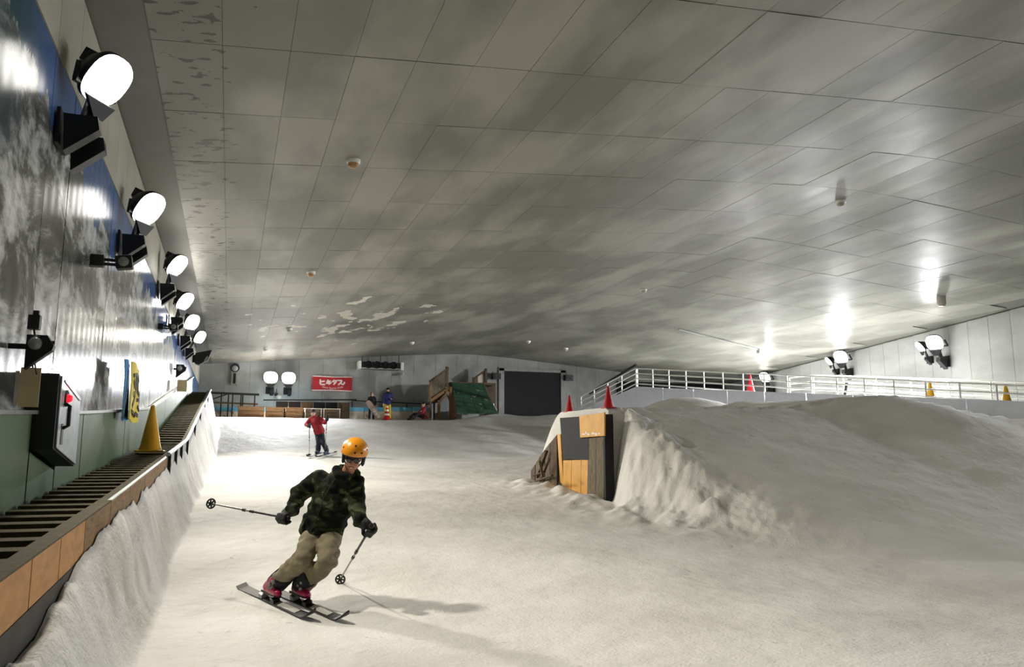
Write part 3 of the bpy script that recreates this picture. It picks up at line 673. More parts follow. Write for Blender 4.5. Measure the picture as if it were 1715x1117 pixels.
p = MB(); q = L4(.26, .24, .018); p.lathe(q, [(.036, 0), (.036, .02), (.022, .045), (.001, .05)], 16, ax=(1, 0, 0)); p.build('red_light', 'red_led', dr)
p = MB(); q = L4(.2, .24, .02); p.lathe(L4(.26, .24, .016), [(.07, 0), (.07, .012)], 16, ax=(1, 0, 0)); p.build('light_collar', 'black_plastic', dr)
p = MB(); q = L4(.2, .5, .02); p.tube([q + V((0, 0, .1)), q + V((.04, 0, .08)), q + V((.04, 0, -.08)), q + V((0, 0, -.1))], .016); p.build('handle', 'black_metal', dr)
p = MB(); q = L4(.42, .45, .022); p.box(q, (.012, .03, .16)); p.build('latch', 'silver', dr)
p = MB(); q = L4(.2, .75, .019); p.box(q, (.006, .08, .17)); p.build('lock_plate', 'dark_steel', dr)
p = MB(); p.bar(atX(109, 638, xf + .05), atX(133, 670, xf + .05), .015, .015); p.bar(atX(112, 637, xf + .05), atX(135, 669, xf + .05), .01, .01); p.build('stay_bar', 'silver', t)

# ------------------------------------------------------------------ cloth banners on the green barrier
def cloth(name, c0, w, h, m, label, cat, wave=.02, nx=8, nz_=14, tilt=0.):
    # hangs in the Y-Z plane at c0 (top near corner), facing +X
    def pt(u, v): return V((c0.x + wave * math.sin(u * 5 + v * 2) + tilt * u, c0.y + u * w + .02 * math.sin(v * 5), c0.z - v * h + .015 * math.sin(u * 7)))
    p = MB(); vs_ = [pt(i / nx, j / nz_) for j in range(nz_ + 1) for i in range(nx + 1)]
    vs2 = [q - V((.012, 0, 0)) for q in vs_]; n = nx + 1
    fs = [(j * n + i, j * n + i + 1, (j + 1) * n + i + 1, (j + 1) * n + i) for j in range(nz_) for i in range(nx)]
    p.add(vs_, fs, True); p.add(vs2, [f[::-1] for f in fs], True)
    o_ = len(vs_); rim = [i for i in range(n)] + [j * n + nx for j in range(1, nz_ + 1)] + [nz_ * n + i for i in range(nx - 1, -1, -1)] + [j * n for j in range(nz_ - 1, 0, -1)]
    p.add(vs_ + vs2, [(a, b_, b_ + o_, a + o_) for a, b_ in zip(rim, rim[1:] + rim[:1])])
    t = thing(name, c0 - V((0, 0, h)), label, cat); o = p.build('cloth', m, t)
    return t, pt
def strokes(t, pt, lst, m, w, name, parent=None):
    p = MB()
    for st in lst:
        for a, b_ in zip(st[:-1], st[1:]):
            qa, qb = pt(*a) + V((.012, 0, 0)), pt(*b_) + V((.012, 0, 0)); p.bar(qa, qb, .008, w, up=(qb - qa).cross(V((1, 0, 0))))
    return p.build(name, m, t)
a0 = atX(207, 604, -1.43); a1 = atX(222, 690, -1.43); a2 = atX(217, 606, -1.43)
bw = .62
t, pt = cloth('banner', V((-1.40, atX(207, 640, -1.40).y, 2.76)), atX(217.5, 640, -1.40).y - atX(207, 640, -1.40).y, .80, 'banner_blue', 'blue cloth banner with pale brush lettering hung on the barrier', 'banner')
strokes(t, pt, [[(.3, .2), (.5, .15), (.45, .45)], [(.4, .22), (.35, .5), (.7, .48)], [(.3, .55), (.45, .95), (.7, .6), (.5, .75)], [(.25, .62), (.75, .7)], [(.6, .56), (.4, .92)]], 'banner_pale', .06, 'lettering')
t, pt = cloth('banner', V((-1.345, atX(218.5, 640, -1.345).y, 2.76)), atX(234.5, 640, -1.345).y - atX(218.5, 640, -1.345).y, .80, 'banner_yellow', 'yellow cloth banner with bold black brush lettering hung on the barrier', 'banner')
strokes(t, pt, [[(.1, .24), (.42, .17), (.95, .2)], [(.14, .32), (.3, .44)], [(.32, .2), (.36, .45)], [(.52, .2), (.68, .26), (.6, .46)], [(.9, .2), (.85, .4), (.98, .5)],
                [(.18, .52), (.22, .6)], [(.58, .5), (.45, .66), (.22, .78)], [(.85, .58), (.98, .58)], [(.18, .86), (.35, .85)], [(.42, .88), (.52, .83), (.62, .88)], [(.7, .88), (.78, .83), (.92, .88)], [(.9, .7), (.98, .78)]], 'ink', .055, 'lettering')
q = atX(302, 618, -1.38)
t = bracket_lamp(q, .7, 'small dark bracket lamp far along the mural wall with a tan card')
p = MB(); p.hexa([q + V((x, y, z)) for x in (-.05, .2) for y in (-.1, -.09) for z in (-.62, -.3)]); p.build('tan_card', 'paper', t)

# ------------------------------------------------------------------ back wall fittings
bn = thing('wall_banner', atY(556, 657, YB - .06), 'red banner with white Japanese lettering on the back wall', 'banner')
x0, x1, z0, z1 = backrect(523.5, 628.5, 589, 656.5, YB - .06); yb = YB - .05
def bp_(u, v): return V((x0 + (x1 - x0) * u, yb - .03 - .012 * math.sin(u * 6 + v * 3), z1 + (z0 - z1) * v + .05 * math.sin(u * math.pi) * (v - .5)))
p = MB(); n = 13
vs_ = [bp_(i / 12, j / 6) for j in range(7) for i in range(n)]; vs2 = [q + V((0, .012, 0)) for q in vs_]
fs = [(j * n + i, j * n + i + 1, (j + 1) * n + i + 1, (j + 1) * n + i) for j in range(6) for i in range(12)]
p.add(vs_, fs, True); p.add(vs2, fs, True); p.build('cloth', 'banner_red', bn)
def bstrokes(lst, w, name):
    p = MB()
    for st in lst:
        for a, b_ in zip(st[:-1], st[1:]):
            qa, qb = bp_(*a) - V((0, .012, 0)), bp_(*b_) - V((0, .012, 0)); p.bar(qa, qb, .008, w, up=(qb - qa).cross(V((0, 1, 0))))
    return p.build(name, 'banner_white', bn)
bstrokes([[(0, .04), (.5, .04), (1, .04)], [(0, .95), (.5, .95), (1, .95)]], .045, 'border')
bstrokes([[(.195, .24), (.195, .54), (.215, .57), (.32, .57)], [(.2, .4), (.31, .34)]], .075, 'katakana_hi')
bstrokes([[(.35, .38), (.46, .33)], [(.34, .49), (.475, .45)], [(.38, .24), (.43, .58)]], .075, 'katakana_ki')
bstrokes([[(.55, .24), (.49, .4)], [(.54, .29), (.605, .29), (.585, .42), (.53, .57)], [(.535, .38), (.58, .45)], [(.62, .23), (.63, .3)]], .065, 'katakana_da')
bstrokes([[(.65, .27), (.745, .27), (.72, .38), (.65, .58)], [(.71, .42), (.75, .53), (.785, .53), (.81, .36)]], .075, 'katakana_su')
def text_mesh(body, size, m, parent, fn, name='lettering', ext=.004):
    cu = bpy.data.curves.new('t', 'FONT'); cu.body = body; cu.size = size; cu.align_x = 'CENTER'; cu.extrude = ext; cu.resolution_u = 3
    ob = bpy.data.objects.new('t', cu); COL.objects.link(ob)
    dg = bpy.context.evaluated_depsgraph_get(); me = bpy.data.meshes.new_from_object(ob.evaluated_get(dg)); bpy.data.objects.remove(ob)
    off = wloc(parent)
    for v in me.vertices: v.co = fn(v.co) - off
    me.name = name; me.materials.clear(); me.materials.append(M[m]); o = bpy.data.objects.new(name, me); COL.objects.link(o); o.parent = parent; return o
bw_ = x1 - x0; bh_ = z1 - z0
def arc(c):
    u = .51 + c.x / bw_; d = (u - .51) / .25
    v = .86 - .08 * d * d - c.y / bh_; q = bp_(u, v); return V((q.x, q.y - .015 - c.z, q.z))
text_mesh('Snow Sports GYM', .135, 'banner_white', bn, arc)
# cooling fan unit
x0, x1, z0, z1 = backrect(601, 605, 676, 617, YB - .7)
t = thing('cooling_unit', V(((x0 + x1) / 2, YB - .4, z0)), 'long dark cooling unit with four fans under the gable', 'cooling unit'); yc = YB - .4
p = MB(); p.box(((x0 + x1) / 2, yc, (z0 + z1) / 2), (x1 - x0 - .28, .5, z1 - z0)); p.build('body', 'dark_steel', t, bevel=.02)
for k in range(4):
    cx_ = x0 + .3 + (x1 - x0 - .6) * (k + .5) / 4
    p = MB(); p.lathe((cx_, yc - .25, (z0 + z1) / 2), [(.19, -.01), (.19, .04), (.165, .04), (.165, 0)], 20, ax=(0, -1, 0)); fo = p.build('fan', 'fan_dark', t)
    p = MB()
    for q in range(5):
        a = q * 1.2566 + k; c = V((cx_, yc - .27, (z0 + z1) / 2)); d_ = V((math.cos(a), 0, math.sin(a))); e_ = V((-math.sin(a), 0, math.cos(a)))
        p.prism([c + d_ * .03, c + d_ * .155 + e_ * .0, c + d_ * .14 + e_ * .07, c + e_ * .03 + d_ * .02], (0, .01, 0))
    p.build('fan_blades', 'black_plastic', fo)
for sx in (x0 + .06, x1 - .06):
    p = MB(); p.box((sx, yc, (z0 + z1) / 2 - .03), (.16, .54, z1 - z0 + .12)); p.build('end_cap', 'white_plastic', t, bevel=.02)
for sx in (x0 + .2, (x0 + x1) / 2, x1 - .2):
    p = MB(); p.tube([(sx, yc, z1), (sx, yc, ceil_z(sx) + .02)], .02, 6); p.build('hanger', 'dark_steel', t)
p = MB(); p.box(((x0 + x1) / 2, yc, z0 - .04), (x1 - x0 - .3, .45, .06)); p.build('drip_tray', 'frame_grey', t)
q = atY(674, 626, YB - .2)
t = thing('wall_camera', q + V((0, .2, -.1)), 'small white camera on the back wall below the cooling unit', 'camera')
p = MB(); p.lathe(q, [(.001, .2), (.05, .18), (.06, .1), (.06, -.1), (.04, -.12)], 12, ax=(.1, -1, -.3)); p.build('body', 'white_plastic', t)
p = MB(); p.tube([q, q + V((0, .12, -.06)), q + V((0, .2, -.1))], .02); p.box(q + V((0, .18, -.12)), (.12, .03, .14)); p.build('mount', 'grey_plastic', t)
# old lamp fixture, junction fittings below the lamp pair, speakers
q = atY(393, 627, YB - .14)
t = thing('wall_fixture', q, 'unlit grey fixture with a round head and box on the back wall', 'fixture')
p = MB(); p.lathe(q + V((0, -.05, .32)), [(.2, -.1), (.22, .05), (.18, .09), (.15, .06)], 18, ax=(0, -1, -.2)); p.build('head', 'dark_steel', t)
p = MB(); p.lathe(q + V((0, -.12, .28)), [(.14, 0), (.10, .05), (.001, .06)], 18, ax=(0, -1, -.2)); p.build('glass', 'lamp_glass_off', t)
p = MB(); p.box(q + V((0, .04, -.2)), (.3, .16, .62)); p.build('gear_box', 'frame_grey', t, bevel=.02)
p = MB(); p.box(q + V((0, -.05, -.2)), (.12, .04, .5)); p.build('channel', 'dark_steel', t)
q = atY(467, 665, YB - .05)
t = thing('wall_socket', q, 'small round junction fitting below the lamp pair', 'junction box')
p = MB(); p.lathe(q, [(.13, 0), (.13, .05), (.07, .09), (.001, .09)], 14, ax=(0, -1, 0)); p.build('cover', 'grey_plastic', t)
p = MB(); p.lathe(q + V((-.12, 0, .12)), [(.09, 0), (.09, .05), (.001, .06)], 12, ax=(0, -1, 0)); p.tube([q + V((-.12, -.03, .12)), q + V((-.12, -.03, .4))], .02, 6); p.build('plug', 'dark_steel', t)
for px, py, lab in ((831, 630, 'black loudspeaker on the left side of the curtained doorway'), (952, 633, 'black loudspeaker on the right side of the curtained doorway')):
    q = atY(px, py, YB - .3); t = thing('loudspeaker', q + V((0, .3, 0)), lab, 'loudspeaker')
    p = MB(); p.box(q, (.46, .3, .32), Matrix.Rotation(.12, 3, 'X')); bx_ = p.build('cabinet', 'black_plastic', t, bevel=.015)
    p = MB()
    for dx in (-.11, .11): p.lathe(q + V((dx, -.15, -.01)), [(.085, 0), (.08, .012), (.03, -.0), (.001, .0)], 14, ax=(0, -1, -.1))
    p.build('driver', 'dark_steel', t)
    p = MB(); p.bar(q + V((0, .1, .1)), q + V((0, .3, .22)), .06, .04); p.box(q + V((0, .27, .22)), (.14, .04, .16)); p.build('bracket', 'frame_grey', t)

# ------------------------------------------------------------------ top of the slope: crates, low wall, fences
def gz(x, y): return hz(x, y)
PLAT = 3.2
for k, (a, c, zt) in enumerate(((399, 443, 681), (446, 476, 682.5), (479, 508, 683), (511, 539, 684.5), (542, 570, 685))):
    y_ = 38.9 + .05 * k; q0 = atY(a, zt, y_); q1 = atY(c, zt, y_); z1 = q0.z; z0 = min(gz(q0.x, y_), gz(q1.x, y_)) - .02
    t = thing('wooden_crate', V(((q0.x + q1.x) / 2, y_ + .3, z0)), ['long low wooden crate under the dark fence rail', 'wooden crate next to the long low crate', 'wooden crate in the middle of the crate row', 'open crate with a pale frame and dark inside', 'end crate with a pale frame next to the blue-topped wall'][k], 'crate', 'wooden crates at the top of the slope')
    mm = 'crate_wood' if k < 3 else 'wood_dark'; W_ = q1.x - q0.x; H_ = z1 - z0; cx_ = (q0.x + q1.x) / 2
    nb = 3
    for r_ in range(nb):
        p = MB(); hh = H_ / nb; p.box((cx_, y_ + (.03 if k >= 3 else 0), z0 + hh * (r_ + .5)), (W_ - .04, .03, hh - .02)); p.build('front_board', mm, t)
    for sx in (q0.x + .02, q1.x - .02):
        p = MB(); p.box((sx, y_ + .3, (z0 + z1) / 2), (.035, .6, H_)); p.build('side_board', 'crate_wood' if k < 3 else 'cream_board', t)
    p = MB(); p.box((cx_, y_ + .6, (z0 + z1) / 2), (W_, .03, H_)); p.build('back_board', mm, t)
    p = MB(); p.box((cx_, y_ + .3, z1 + .012), (W_ + .04, .66, .03)); p.build('lid', 'crate_wood' if k < 3 else 'cream_board', t)
# low wall with pale blue cap
t = thing('low_wall', (5, 40.1, PLAT), 'low cream boarded wall with a pale blue padded cap', 'low wall')
for a, c in ((360, 400), (400, 480), (480, 572), (572, 610), (610, 650), (650, 690), (690, 722)):
    q0 = atY(a, 687, 40.0); q1 = atY(c, 687, 40.0)
    p = MB(); p.box(((q0.x + q1.x) / 2, 40.05, q0.z + .06), (q1.x - q0.x - .02, .16, .2)); p.build('blue_pad', 'blue_pad', t, bevel=.02)
    p = MB(); p.box(((q0.x + q1.x) / 2, 40.05, (q0.z - .04 + PLAT) / 2), (q1.x - q0.x - .03, .1, q0.z - .04 - PLAT)); p.build('board', 'cream_board', t)
def fence(name, label, pts, hgt, rails, post_every, r, m, cat='railing', base_fn=None):
    pts = [V(p) for p in pts]
    t = thing(name, pts[0] - V((0, 0, hgt)), label, cat)
    for f_ in rails:
        p = MB(); p.tube([q - V((0, 0, hgt * (1 - f_))) for q in pts], r, 8); p.build('rail', m, t)
    for a, c in zip(pts[:-1], pts[1:]):
        L_ = (c - a).length; n = max(1, round(L_ / post_every))
        for k in range(n + (1 if c is pts[-1] else 0)):
            q = a.lerp(c, k / n); p = MB(); p.tube([q, q - V((0, 0, hgt))], r * 1.1, 8); p.build('post', m, t)
    return t
# black barrier fence over the crates
q0 = atY(346, 657.5, 39.6); q1 = atY(434, 661, 39.6)
t = thing('steel_barrier', V((q0.x, 39.6, PLAT)), 'black steel barrier fence with a diagonal brace at the conveyor top', 'barrier')
p = MB(); p.bar(q0, q1, .08, .1); p.build('top_rail', 'black_metal', t)
for px in (352, 371, 383, 390, 404, 407, 427):
    a = atY(px, 659, 39.6); p = MB(); p.bar(a, V((a.x, 39.6, PLAT)), .06, .06); p.build('post', 'black_metal', t)
p = MB(); p.bar(atY(357, 668, 39.6), atY(384, 659, 39.6), .05, .05); p.build('brace', 'black_metal', t)
p = MB(); p.bar(atY(352, 673.5, 39.6), atY(432, 677, 39.6), .06, .08); p.build('bottom_rail', 'wood_dark', t)
# dark board screen and benches behind the crates
q0 = atY(462, 672, 39.9); q1 = atY(586, 671, 39.9)
t = thing('board_screen', V(((q0.x + q1.x) / 2, 39.9, PLAT)), 'long dark board screen leaning behind the crates', 'screen')
n = 6
for k in range(n):
    xa = q0.x + (q1.x - q0.x) * k / n; xb = q0.x + (q1.x - q0.x) * (k + 1) / n
    p = MB(); p.hexa([V((x, y + (0 if z == PLAT else .1), z)) for x in (xa + .01, xb - .01) for y in (39.8, 39.83) for z in (PLAT, q0.z)]); p.build('board', 'wood_dark' if k % 3 == 2 else 'panel_black', t)
p = MB(); p.bar(atY(441, 670, 39.87), atY(597, 669.5, 39.87), .1, .06); p.build('top_rail', 'black_metal', t)
fence('handrail', 'thin dark handrail in front of the back wall', [atY(590, 671, 40.3), atY(640, 673, 40.3), atY(722, 677, 40.3)], 1.0, (1, .45), 1.6, .028, 'dark_steel')
# timber stair with plank fences and the green ramp
YS = 38.6
def plate(pts, th, m, name, parent):
    p = MB(); p.prism(pts, th); return p.build(name, m, parent)
st = thing('timber_stair', atY(735, 700, YS), 'timber stair platform with plank side fences beside the green ramp', 'platform')
n = 5
for k in range(n):
    f0, f1 = k / n, (k + 1) / n - .02
    top_ = lambda f: atY(721 + 30 * f, 639 - 21 * f, YS); bot_ = lambda f: atY(722 + 30 * f, 672 - 22 * f, YS)
    plate([bot_(f0), top_(f0), top_(f1), bot_(f1)], (0, .04, 0), 'wood_grey' if k != 4 else 'cream_board', 'plank', st)
def sbar(a, b_, w, h, m, name, Y=YS, par=None): 
    p = MB(); p.bar(atY(*a, Y), atY(*b_, Y), w, h); return p.build(name, m, par or st)
sbar((719, 639), (751, 616.5), .1, .09, 'wood_dark', 'top_rail', YS - .03)
sbar((720, 672), (752, 650), .1, .14, 'wood_pine', 'stringer', YS - .04)
sbar((748.5, 614), (748.5, 648), .12, .12, 'wood_dark', 'post')
sbar((721, 637), (721, 700), .1, .1, 'wood_pine', 'post'); sbar((735, 671), (735, 704), .12, .12, 'wood_pine', 'post', YS - .1); sbar((755, 648), (754, 704), .12, .12, 'wood_pine', 'post', YS - .1); sbar((727, 672), (727, 704), .08, .08, 'wood_dark', 'post', YS + .8)
sbar((737, 672), (751, 655), .08, .1, 'wood_pine', 'brace', YS - .12); sbar((747, 655), (757, 680), .07, .08, 'wood_pine', 'brace', YS - .13)
for k in range(5):
    c = atY(733 + 4.5 * k, 670 - 4.6 * k, YS); p = MB(); p.box((c.x, YS + .75, c.z - .05), (.3, 1.4, .06)); p.build('tread', 'wood_dark', st)
pq = [atY(757, 642, YS + 1.4), atY(812, 644, YS + 1.4)]
p = MB(); p.box(((pq[0].x + pq[1].x) / 2, YS + 1.32, pq[0].z - .06), (pq[1].x - pq[0].x + .6, 1.7, .1)); p.build('deck', 'wood_dark', st)
n = 3
for k in range(n):
    f0, f1 = k / n, (k + 1) / n - .03
    top_ = lambda f: atY(794 + 20 * f, 635 - 15 * f, YS + 1.6); bot_ = lambda f: atY(794 + 20 * f, 655, YS + 1.6)
    plate([bot_(f0), top_(f0), top_(f1), bot_(f1)], (0, .04, 0), 'cream_board' if k else 'wood_grey', 'plank', st)
sbar((792, 635), (815, 618.5), .08, .09, 'wood_dark', 'top_rail', YS + 1.57); sbar((793, 632), (793, 690), .1, .1, 'wood_dark', 'post', YS + 1.6); sbar((813.5, 617), (813.5, 690), .12, .12, 'wood_dark', 'post', YS + 1.55)
gr = thing('green_ramp', atY(795, 693, YS - 1.6), 'dark green turf covered ramp coming down from the timber platform', 'ramp')
def rp(u, v): # u across, v down
    a = atY(757, 641, YS + .3).lerp(atY(811, 643, YS + .3), u); c = atY(766, 692, YS - 1.7).lerp(atY(834, 691, YS - 1.7), u); q = a.lerp(c, v); q.z -= .1 * math.sin(v * math.pi); return q
for (v0, v1, mm) in ((0, .38, 'a'), (.39, 1, 'b')):
    for k in range(4):
        p = MB(); u0, u1 = k / 4, (k + 1) / 4 - .008; nn = 4; vs_ = []
        for i in range(nn):
            a_, b_ = v0 + (v1 - v0) * i / nn, v0 + (v1 - v0) * (i + 1) / nn
            p.hexa([rp(u, v) + V((0, 0, dz)) for u in (u0, u1) for v in (a_, b_) for dz in (-.05, 0)])
        p.build('turf_sheet', 'green_turf', gr)
for u in (0.01, .99):
    p = MB(); p.prism([rp(u, 0) - V((0, 0, .06)), rp(u, .5) - V((0, 0, .06)), rp(u, 1) - V((0, 0, .06)), V((rp(u, 0).x, rp(u, 0).y, PLAT))], (.05, 0, 0)); p.build('side_board', 'wood_pine', gr)
q = atY(829.5, 684, YS - .2)
p = MB(); p.lathe(q + V((0, .6, -.1)), [(.001, -.75), (.27, -.75), (.29, -.7), (.29, 0), (.28, .03), (.25, .03), (.25, -.3), (.001, -.3)], 20, ax=(0, -1, 0)); top(p, 'barrel', 'cream_board', V((q.x, q.y + .6, PLAT)), 'pale round drum lying between the green ramp and the curtained doorway', 'drum')

# ------------------------------------------------------------------ timber wall of the snow jump
tw = thing('timber_wall', (6.72, 15, .6), 'patched timber wall of boards and plywood holding up the snow jump', 'timber wall')
def wplate(px, X, th, m, name='board', bevel=.004):
    pts = [atX(a, b_, X) for a, b_ in px]; p = MB(); p.prism(pts, (th, 0, 0)); o = p.build(name, m, tw, bevel=bevel); return o
wplate(((941, 702), (1010, 694), (1010, 838), (941, 808)), 6.72, .03, 'wood_dark', 'backing')
tag(wplate(((937.5, 700), (971, 697.5), (985, 698), (986, 770), (943, 769)), 6.67, .03, 'panel_black', 'panel'), 'black sheet')
ys_ = wplate(((970, 697), (1012, 690.5), (1012, 730), (971.5, 733)), 6.63, .03, 'ply_yellow', 'plywood_sheet')
for (a, b_, w_, h_) in ((977, 727, 5, 3), (981, 724.5, 2.2, 5), (985, 727, 4, 4), (993, 725.5, 5, 3.5), (998, 727, 4, 4.5), (1003, 726, 3, 3)):
    p = MB(); p.prism([atX(a - w_ / 2, b_ + h_ / 2, 6.628), atX(a - w_ / 3, b_ - h_ / 2, 6.628), atX(a + w_ / 2, b_ - h_ / 3, 6.628), atX(a + w_ / 2, b_ + h_ / 2, 6.628)], (.003, 0, 0)); p.build('paint_mark', 'banner_white', ys_)
wplate(((943, 771), (957, 770.5), (956, 830), (943, 822)), 6.685, .025, 'ply_yellow', 'plywood_sheet')
wplate(((957.5, 770.5), (973, 770), (972, 838), (956.5, 830)), 6.685, .025, 'ply_yellow', 'plywood_sheet'); wplate(((973.5, 770), (987, 769.5), (984, 842), (972.5, 838)), 6.685, .025, 'ply_yellow', 'plywood_sheet')
wplate(((933, 727), (938.5, 727), (943.5, 812), (938, 808)), 6.69, .04, 'ply_yellow', 'batten')
wplate(((985, 734), (998, 732), (997, 842), (983, 836)), 6.675, .03, 'wood_grey', 'plank'); wplate(((998.5, 732), (1012, 730), (1011, 848), (997.5, 842)), 6.675, .03, 'wood_grey', 'plank')
for (a0_, a1_, t0, t1, m_) in ((921, 932.5, 742, 728, 'wood_dark'), (913, 920.5, 752, 742, 'wood_grey'), (905, 912, 763, 753, 'wood_dark'), (897, 904, 776, 765, 'wood_grey'), (889, 896, 788, 778, 'wood_dark')):
    wplate(((a0_, t0), (a1_, t1), (a1_, 815), (a0_, 810)), 6.70, .03, m_, 'plank')
p = MB(); e = atX(1012, 692, 6.68); g0 = atX(1012, 846, 6.68)
p.hexa([V((x, y, z)) for x in (6.66, 6.84) for y in (e.y - .05, e.y + .02) for z in (g0.z - .1, e.z - .02)]); p.build('end_shade_board', 'curtain', tw)  # black board added in place of the shadow at the wall's near end
# broken lath pieces leaning at the low end
for k, (a, b_) in enumerate((((900, 800), (916, 755)), ((905, 806), (920, 768)), ((893, 797), (912, 790)), ((911, 808), (904, 772)), ((897, 806), (925, 796)))):
    p = MB(); p.bar(atX(a[0], a[1], 6.63 - .07 * k), atX(b_[0], b_[1], 6.63 - .07 * k), .06, .025)
    qm = atX(a[0], a[1], 6.63 - .07 * k); top(p, 'broken_lath', 'wood_grey' if k % 2 else 'wood_dark', qm, 'splintered wooden lath in the rubble at the low end of the timber wall', 'lath', 'broken laths by the timber wall')

# ------------------------------------------------------------------ high walkway with railings on the right
At, Bt = at(1067, 617, 36), at(1735, 647, 21.6)
St = at(973, 664, 38.2)
RH = .82
wk = thing('walkway', (At.lerp(Bt, .5)) - V((0, 0, RH)), 'raised walkway with white boarded side climbing to the back wall', 'walkway')
off = V((3.0, .5, 0))
p = MB(); p.hexa([q + dz for q in (At - V((0, 0, RH)), At - V((0, 0, RH)) + off, Bt - V((0, 0, RH)), Bt - V((0, 0, RH)) + V((1.6, .3, 0))) for dz in (V((0, 0, -.12)), V((0, 0, 0)))]); p.build('deck', 'concrete', wk)
wt0, wt1 = at(1064, 648, 35.9), at(1735, 673, 21.4)
n = 9
for k in range(n):
    a, c = wt0.lerp(wt1, k / n), wt0.lerp(wt1, (k + 1) / n - .002)
    p = MB(); p.prism([a, c, c - V((0, 0, 1.5)), a - V((0, 0, 1.5))], (.05, .01, 0)); p.build('side_board', 'snow_white_sheet', wk)
a, c = at(1064, 648, 35.9), at(985, 682, 38)
p = MB(); p.prism([a, c, V((c.x, c.y, PLAT)), V((a.x, a.y, PLAT))], (.05, .05, 0)); p.build('ramp_board', 'snow_white_sheet', wk)
fence('railing', 'long white pipe railing along the edge of the raised walkway', [At, Bt], RH, (1, .72, .44, .16), 1.05, .026, 'white_paint')
fence('railing', 'white pipe railing sloping down from the walkway to the snow plateau', [St, At - V((.06, 0, 0))], RH, (1, .72, .44, .16), .95, .026, 'white_paint')
Ct, Dt = at(1362, 628, 31), at(1735, 641, 24)
fence('railing', 'white pipe railing at the rear of the walkway close to the grey wall', [at(1322, 633, 31.5), Ct, Dt], .72, (1, .66, .32), 1.3, .025, 'white_paint')
p = MB(); h0, h1 = at(988, 659, 38.5), at(1066, 611, 36.8); pts = [h0.lerp(h1, k / 60) for k in range(61)]
p.tube(pts, [.05 if k % 2 else .085 for k in range(61)], 8); top(p, 'corrugated_hose', 'black_plastic', h0, 'black corrugated hose running up behind the sloping railing', 'hose')
def deckpt(px, py, d): return at(px, py, d)
for px, py, d, h, m_, lab in ((1521, 658, 24.2, .80, 'yellow_cone', 'yellow cone behind the walkway railing below the paired floodlights'), (1651, 668, 22.3, .80, 'yellow_cone', 'yellow cone on the walkway at the low end of the railing'), (1257, 650, 31, .75, 'red_cone', 'red cone behind the walkway railing near the lone floodlight')):
    q = at(px, py, d); f = (q.y - At.y) / (Bt.y - At.y); z_ = At.z + (Bt.z - At.z) * f - RH; q.z = z_ + .035
    q.x = max(q.x, At.x + (Bt.x - At.x) * f + .35); cone(q, h, m_, lab)
p = MB(); a, c = at(1418, 641, 27.6), at(1415, 662, 27.5); p.tube([a, c], .05, 8); p.lathe(c - V((0, 0, .03)), [(.09, 0), (.09, .05), (.05, .06)], 10); top(p, 'black_pole', 'black_metal', c, 'short black pole strapped to the white walkway side', 'pole')

# ------------------------------------------------------------------ ceiling fittings
def detector(px, py, brown, lab, r=.11):
    q = at(px, py, 10)
    for _ in range(12):
        r_ = at(px, py, 1) - CAM; zc = ceil_z(q.x); q = CAM + r_ * ((zc - CAM.z) / r_.z)
    t = thing('smoke_detector', q, lab, 'detector', 'brown smoke detectors' if brown else 'white smoke detectors')
    p = MB(); p.lathe(q, [(r, .03), (r, -.04), (r * .92, -.06)], 18); p.build('base', 'white_plastic', t)
    p = MB(); p.lathe(q, [(r * .8, -.055), (r * .75, -.1), (r * .45, -.13), (.001, -.135)], 18); p.build('cap', 'detector_brown' if brown else 'grey_plastic', t)
for px, py, b_, lab in ((592, 268, 1, 'brown-capped smoke detector level with the second mural floodlight'), (521, 455, 1, 'brown-capped smoke detector farther up the slope near the flaking paint'), (1408, 336, 0, 'white smoke detector over the front of the snow mound'),
                        (1078, 484, 0, 'white smoke detector over the ground behind the timber wall'), (690, 573, 0, 'white smoke detector in front of the cooling unit'), (885, 571, 0, 'white smoke detector in front of the curtained doorway'),
                        (948, 583, 0, 'white smoke detector in front of the loudspeaker right of the doorway'), (485, 550, 0, 'white smoke detector in front of the back wall lamp pair'), (445, 583, 0, 'white smoke detector close to the old grey wall fixture')): detector(px, py, b_, lab)
q = at(1576, 495, 20)
for _ in range(10): r_ = at(1576, 497, 1) - CAM; q = CAM + r_ * ((ceil_z(q.x) - CAM.z) / r_.z)
t = thing('ceiling_canister', q, 'pale round canister hanging from the ceiling above the walkway', 'ceiling fitting')
p = MB(); p.lathe(q, [(.13, .03), (.13, -.22), (.1, -.27)], 18); p.build('body', 'grey_plastic', t)
p = MB(); p.lathe(q, [(.1, -.265), (.09, -.29), (.001, -.29)], 18); p.build('lens_ring', 'detector_brown', t)
q = at(1274, 584, 28)
for _ in range(10): r_ = at(1274, 584, 1) - CAM; q = CAM + r_ * ((ceil_z(q.x) - CAM.z) / r_.z)
t = thing('exit_lamp', q, 'small dark box with a conduit on the ceiling beyond the jump', 'ceiling fitting')
p = MB(); p.box(q - V((0, 0, .125)), (.3, .2, .18)); p.build('box', 'frame_grey', t, bevel=.01)
p = MB(); p.tube([q - V((.1, 0, .045)), q + V((-5, -1.5, -.045 + (ceil_z(q.x - 5) - ceil_z(q.x))))], .03, 6); p.build('conduit', 'frame_grey', t)
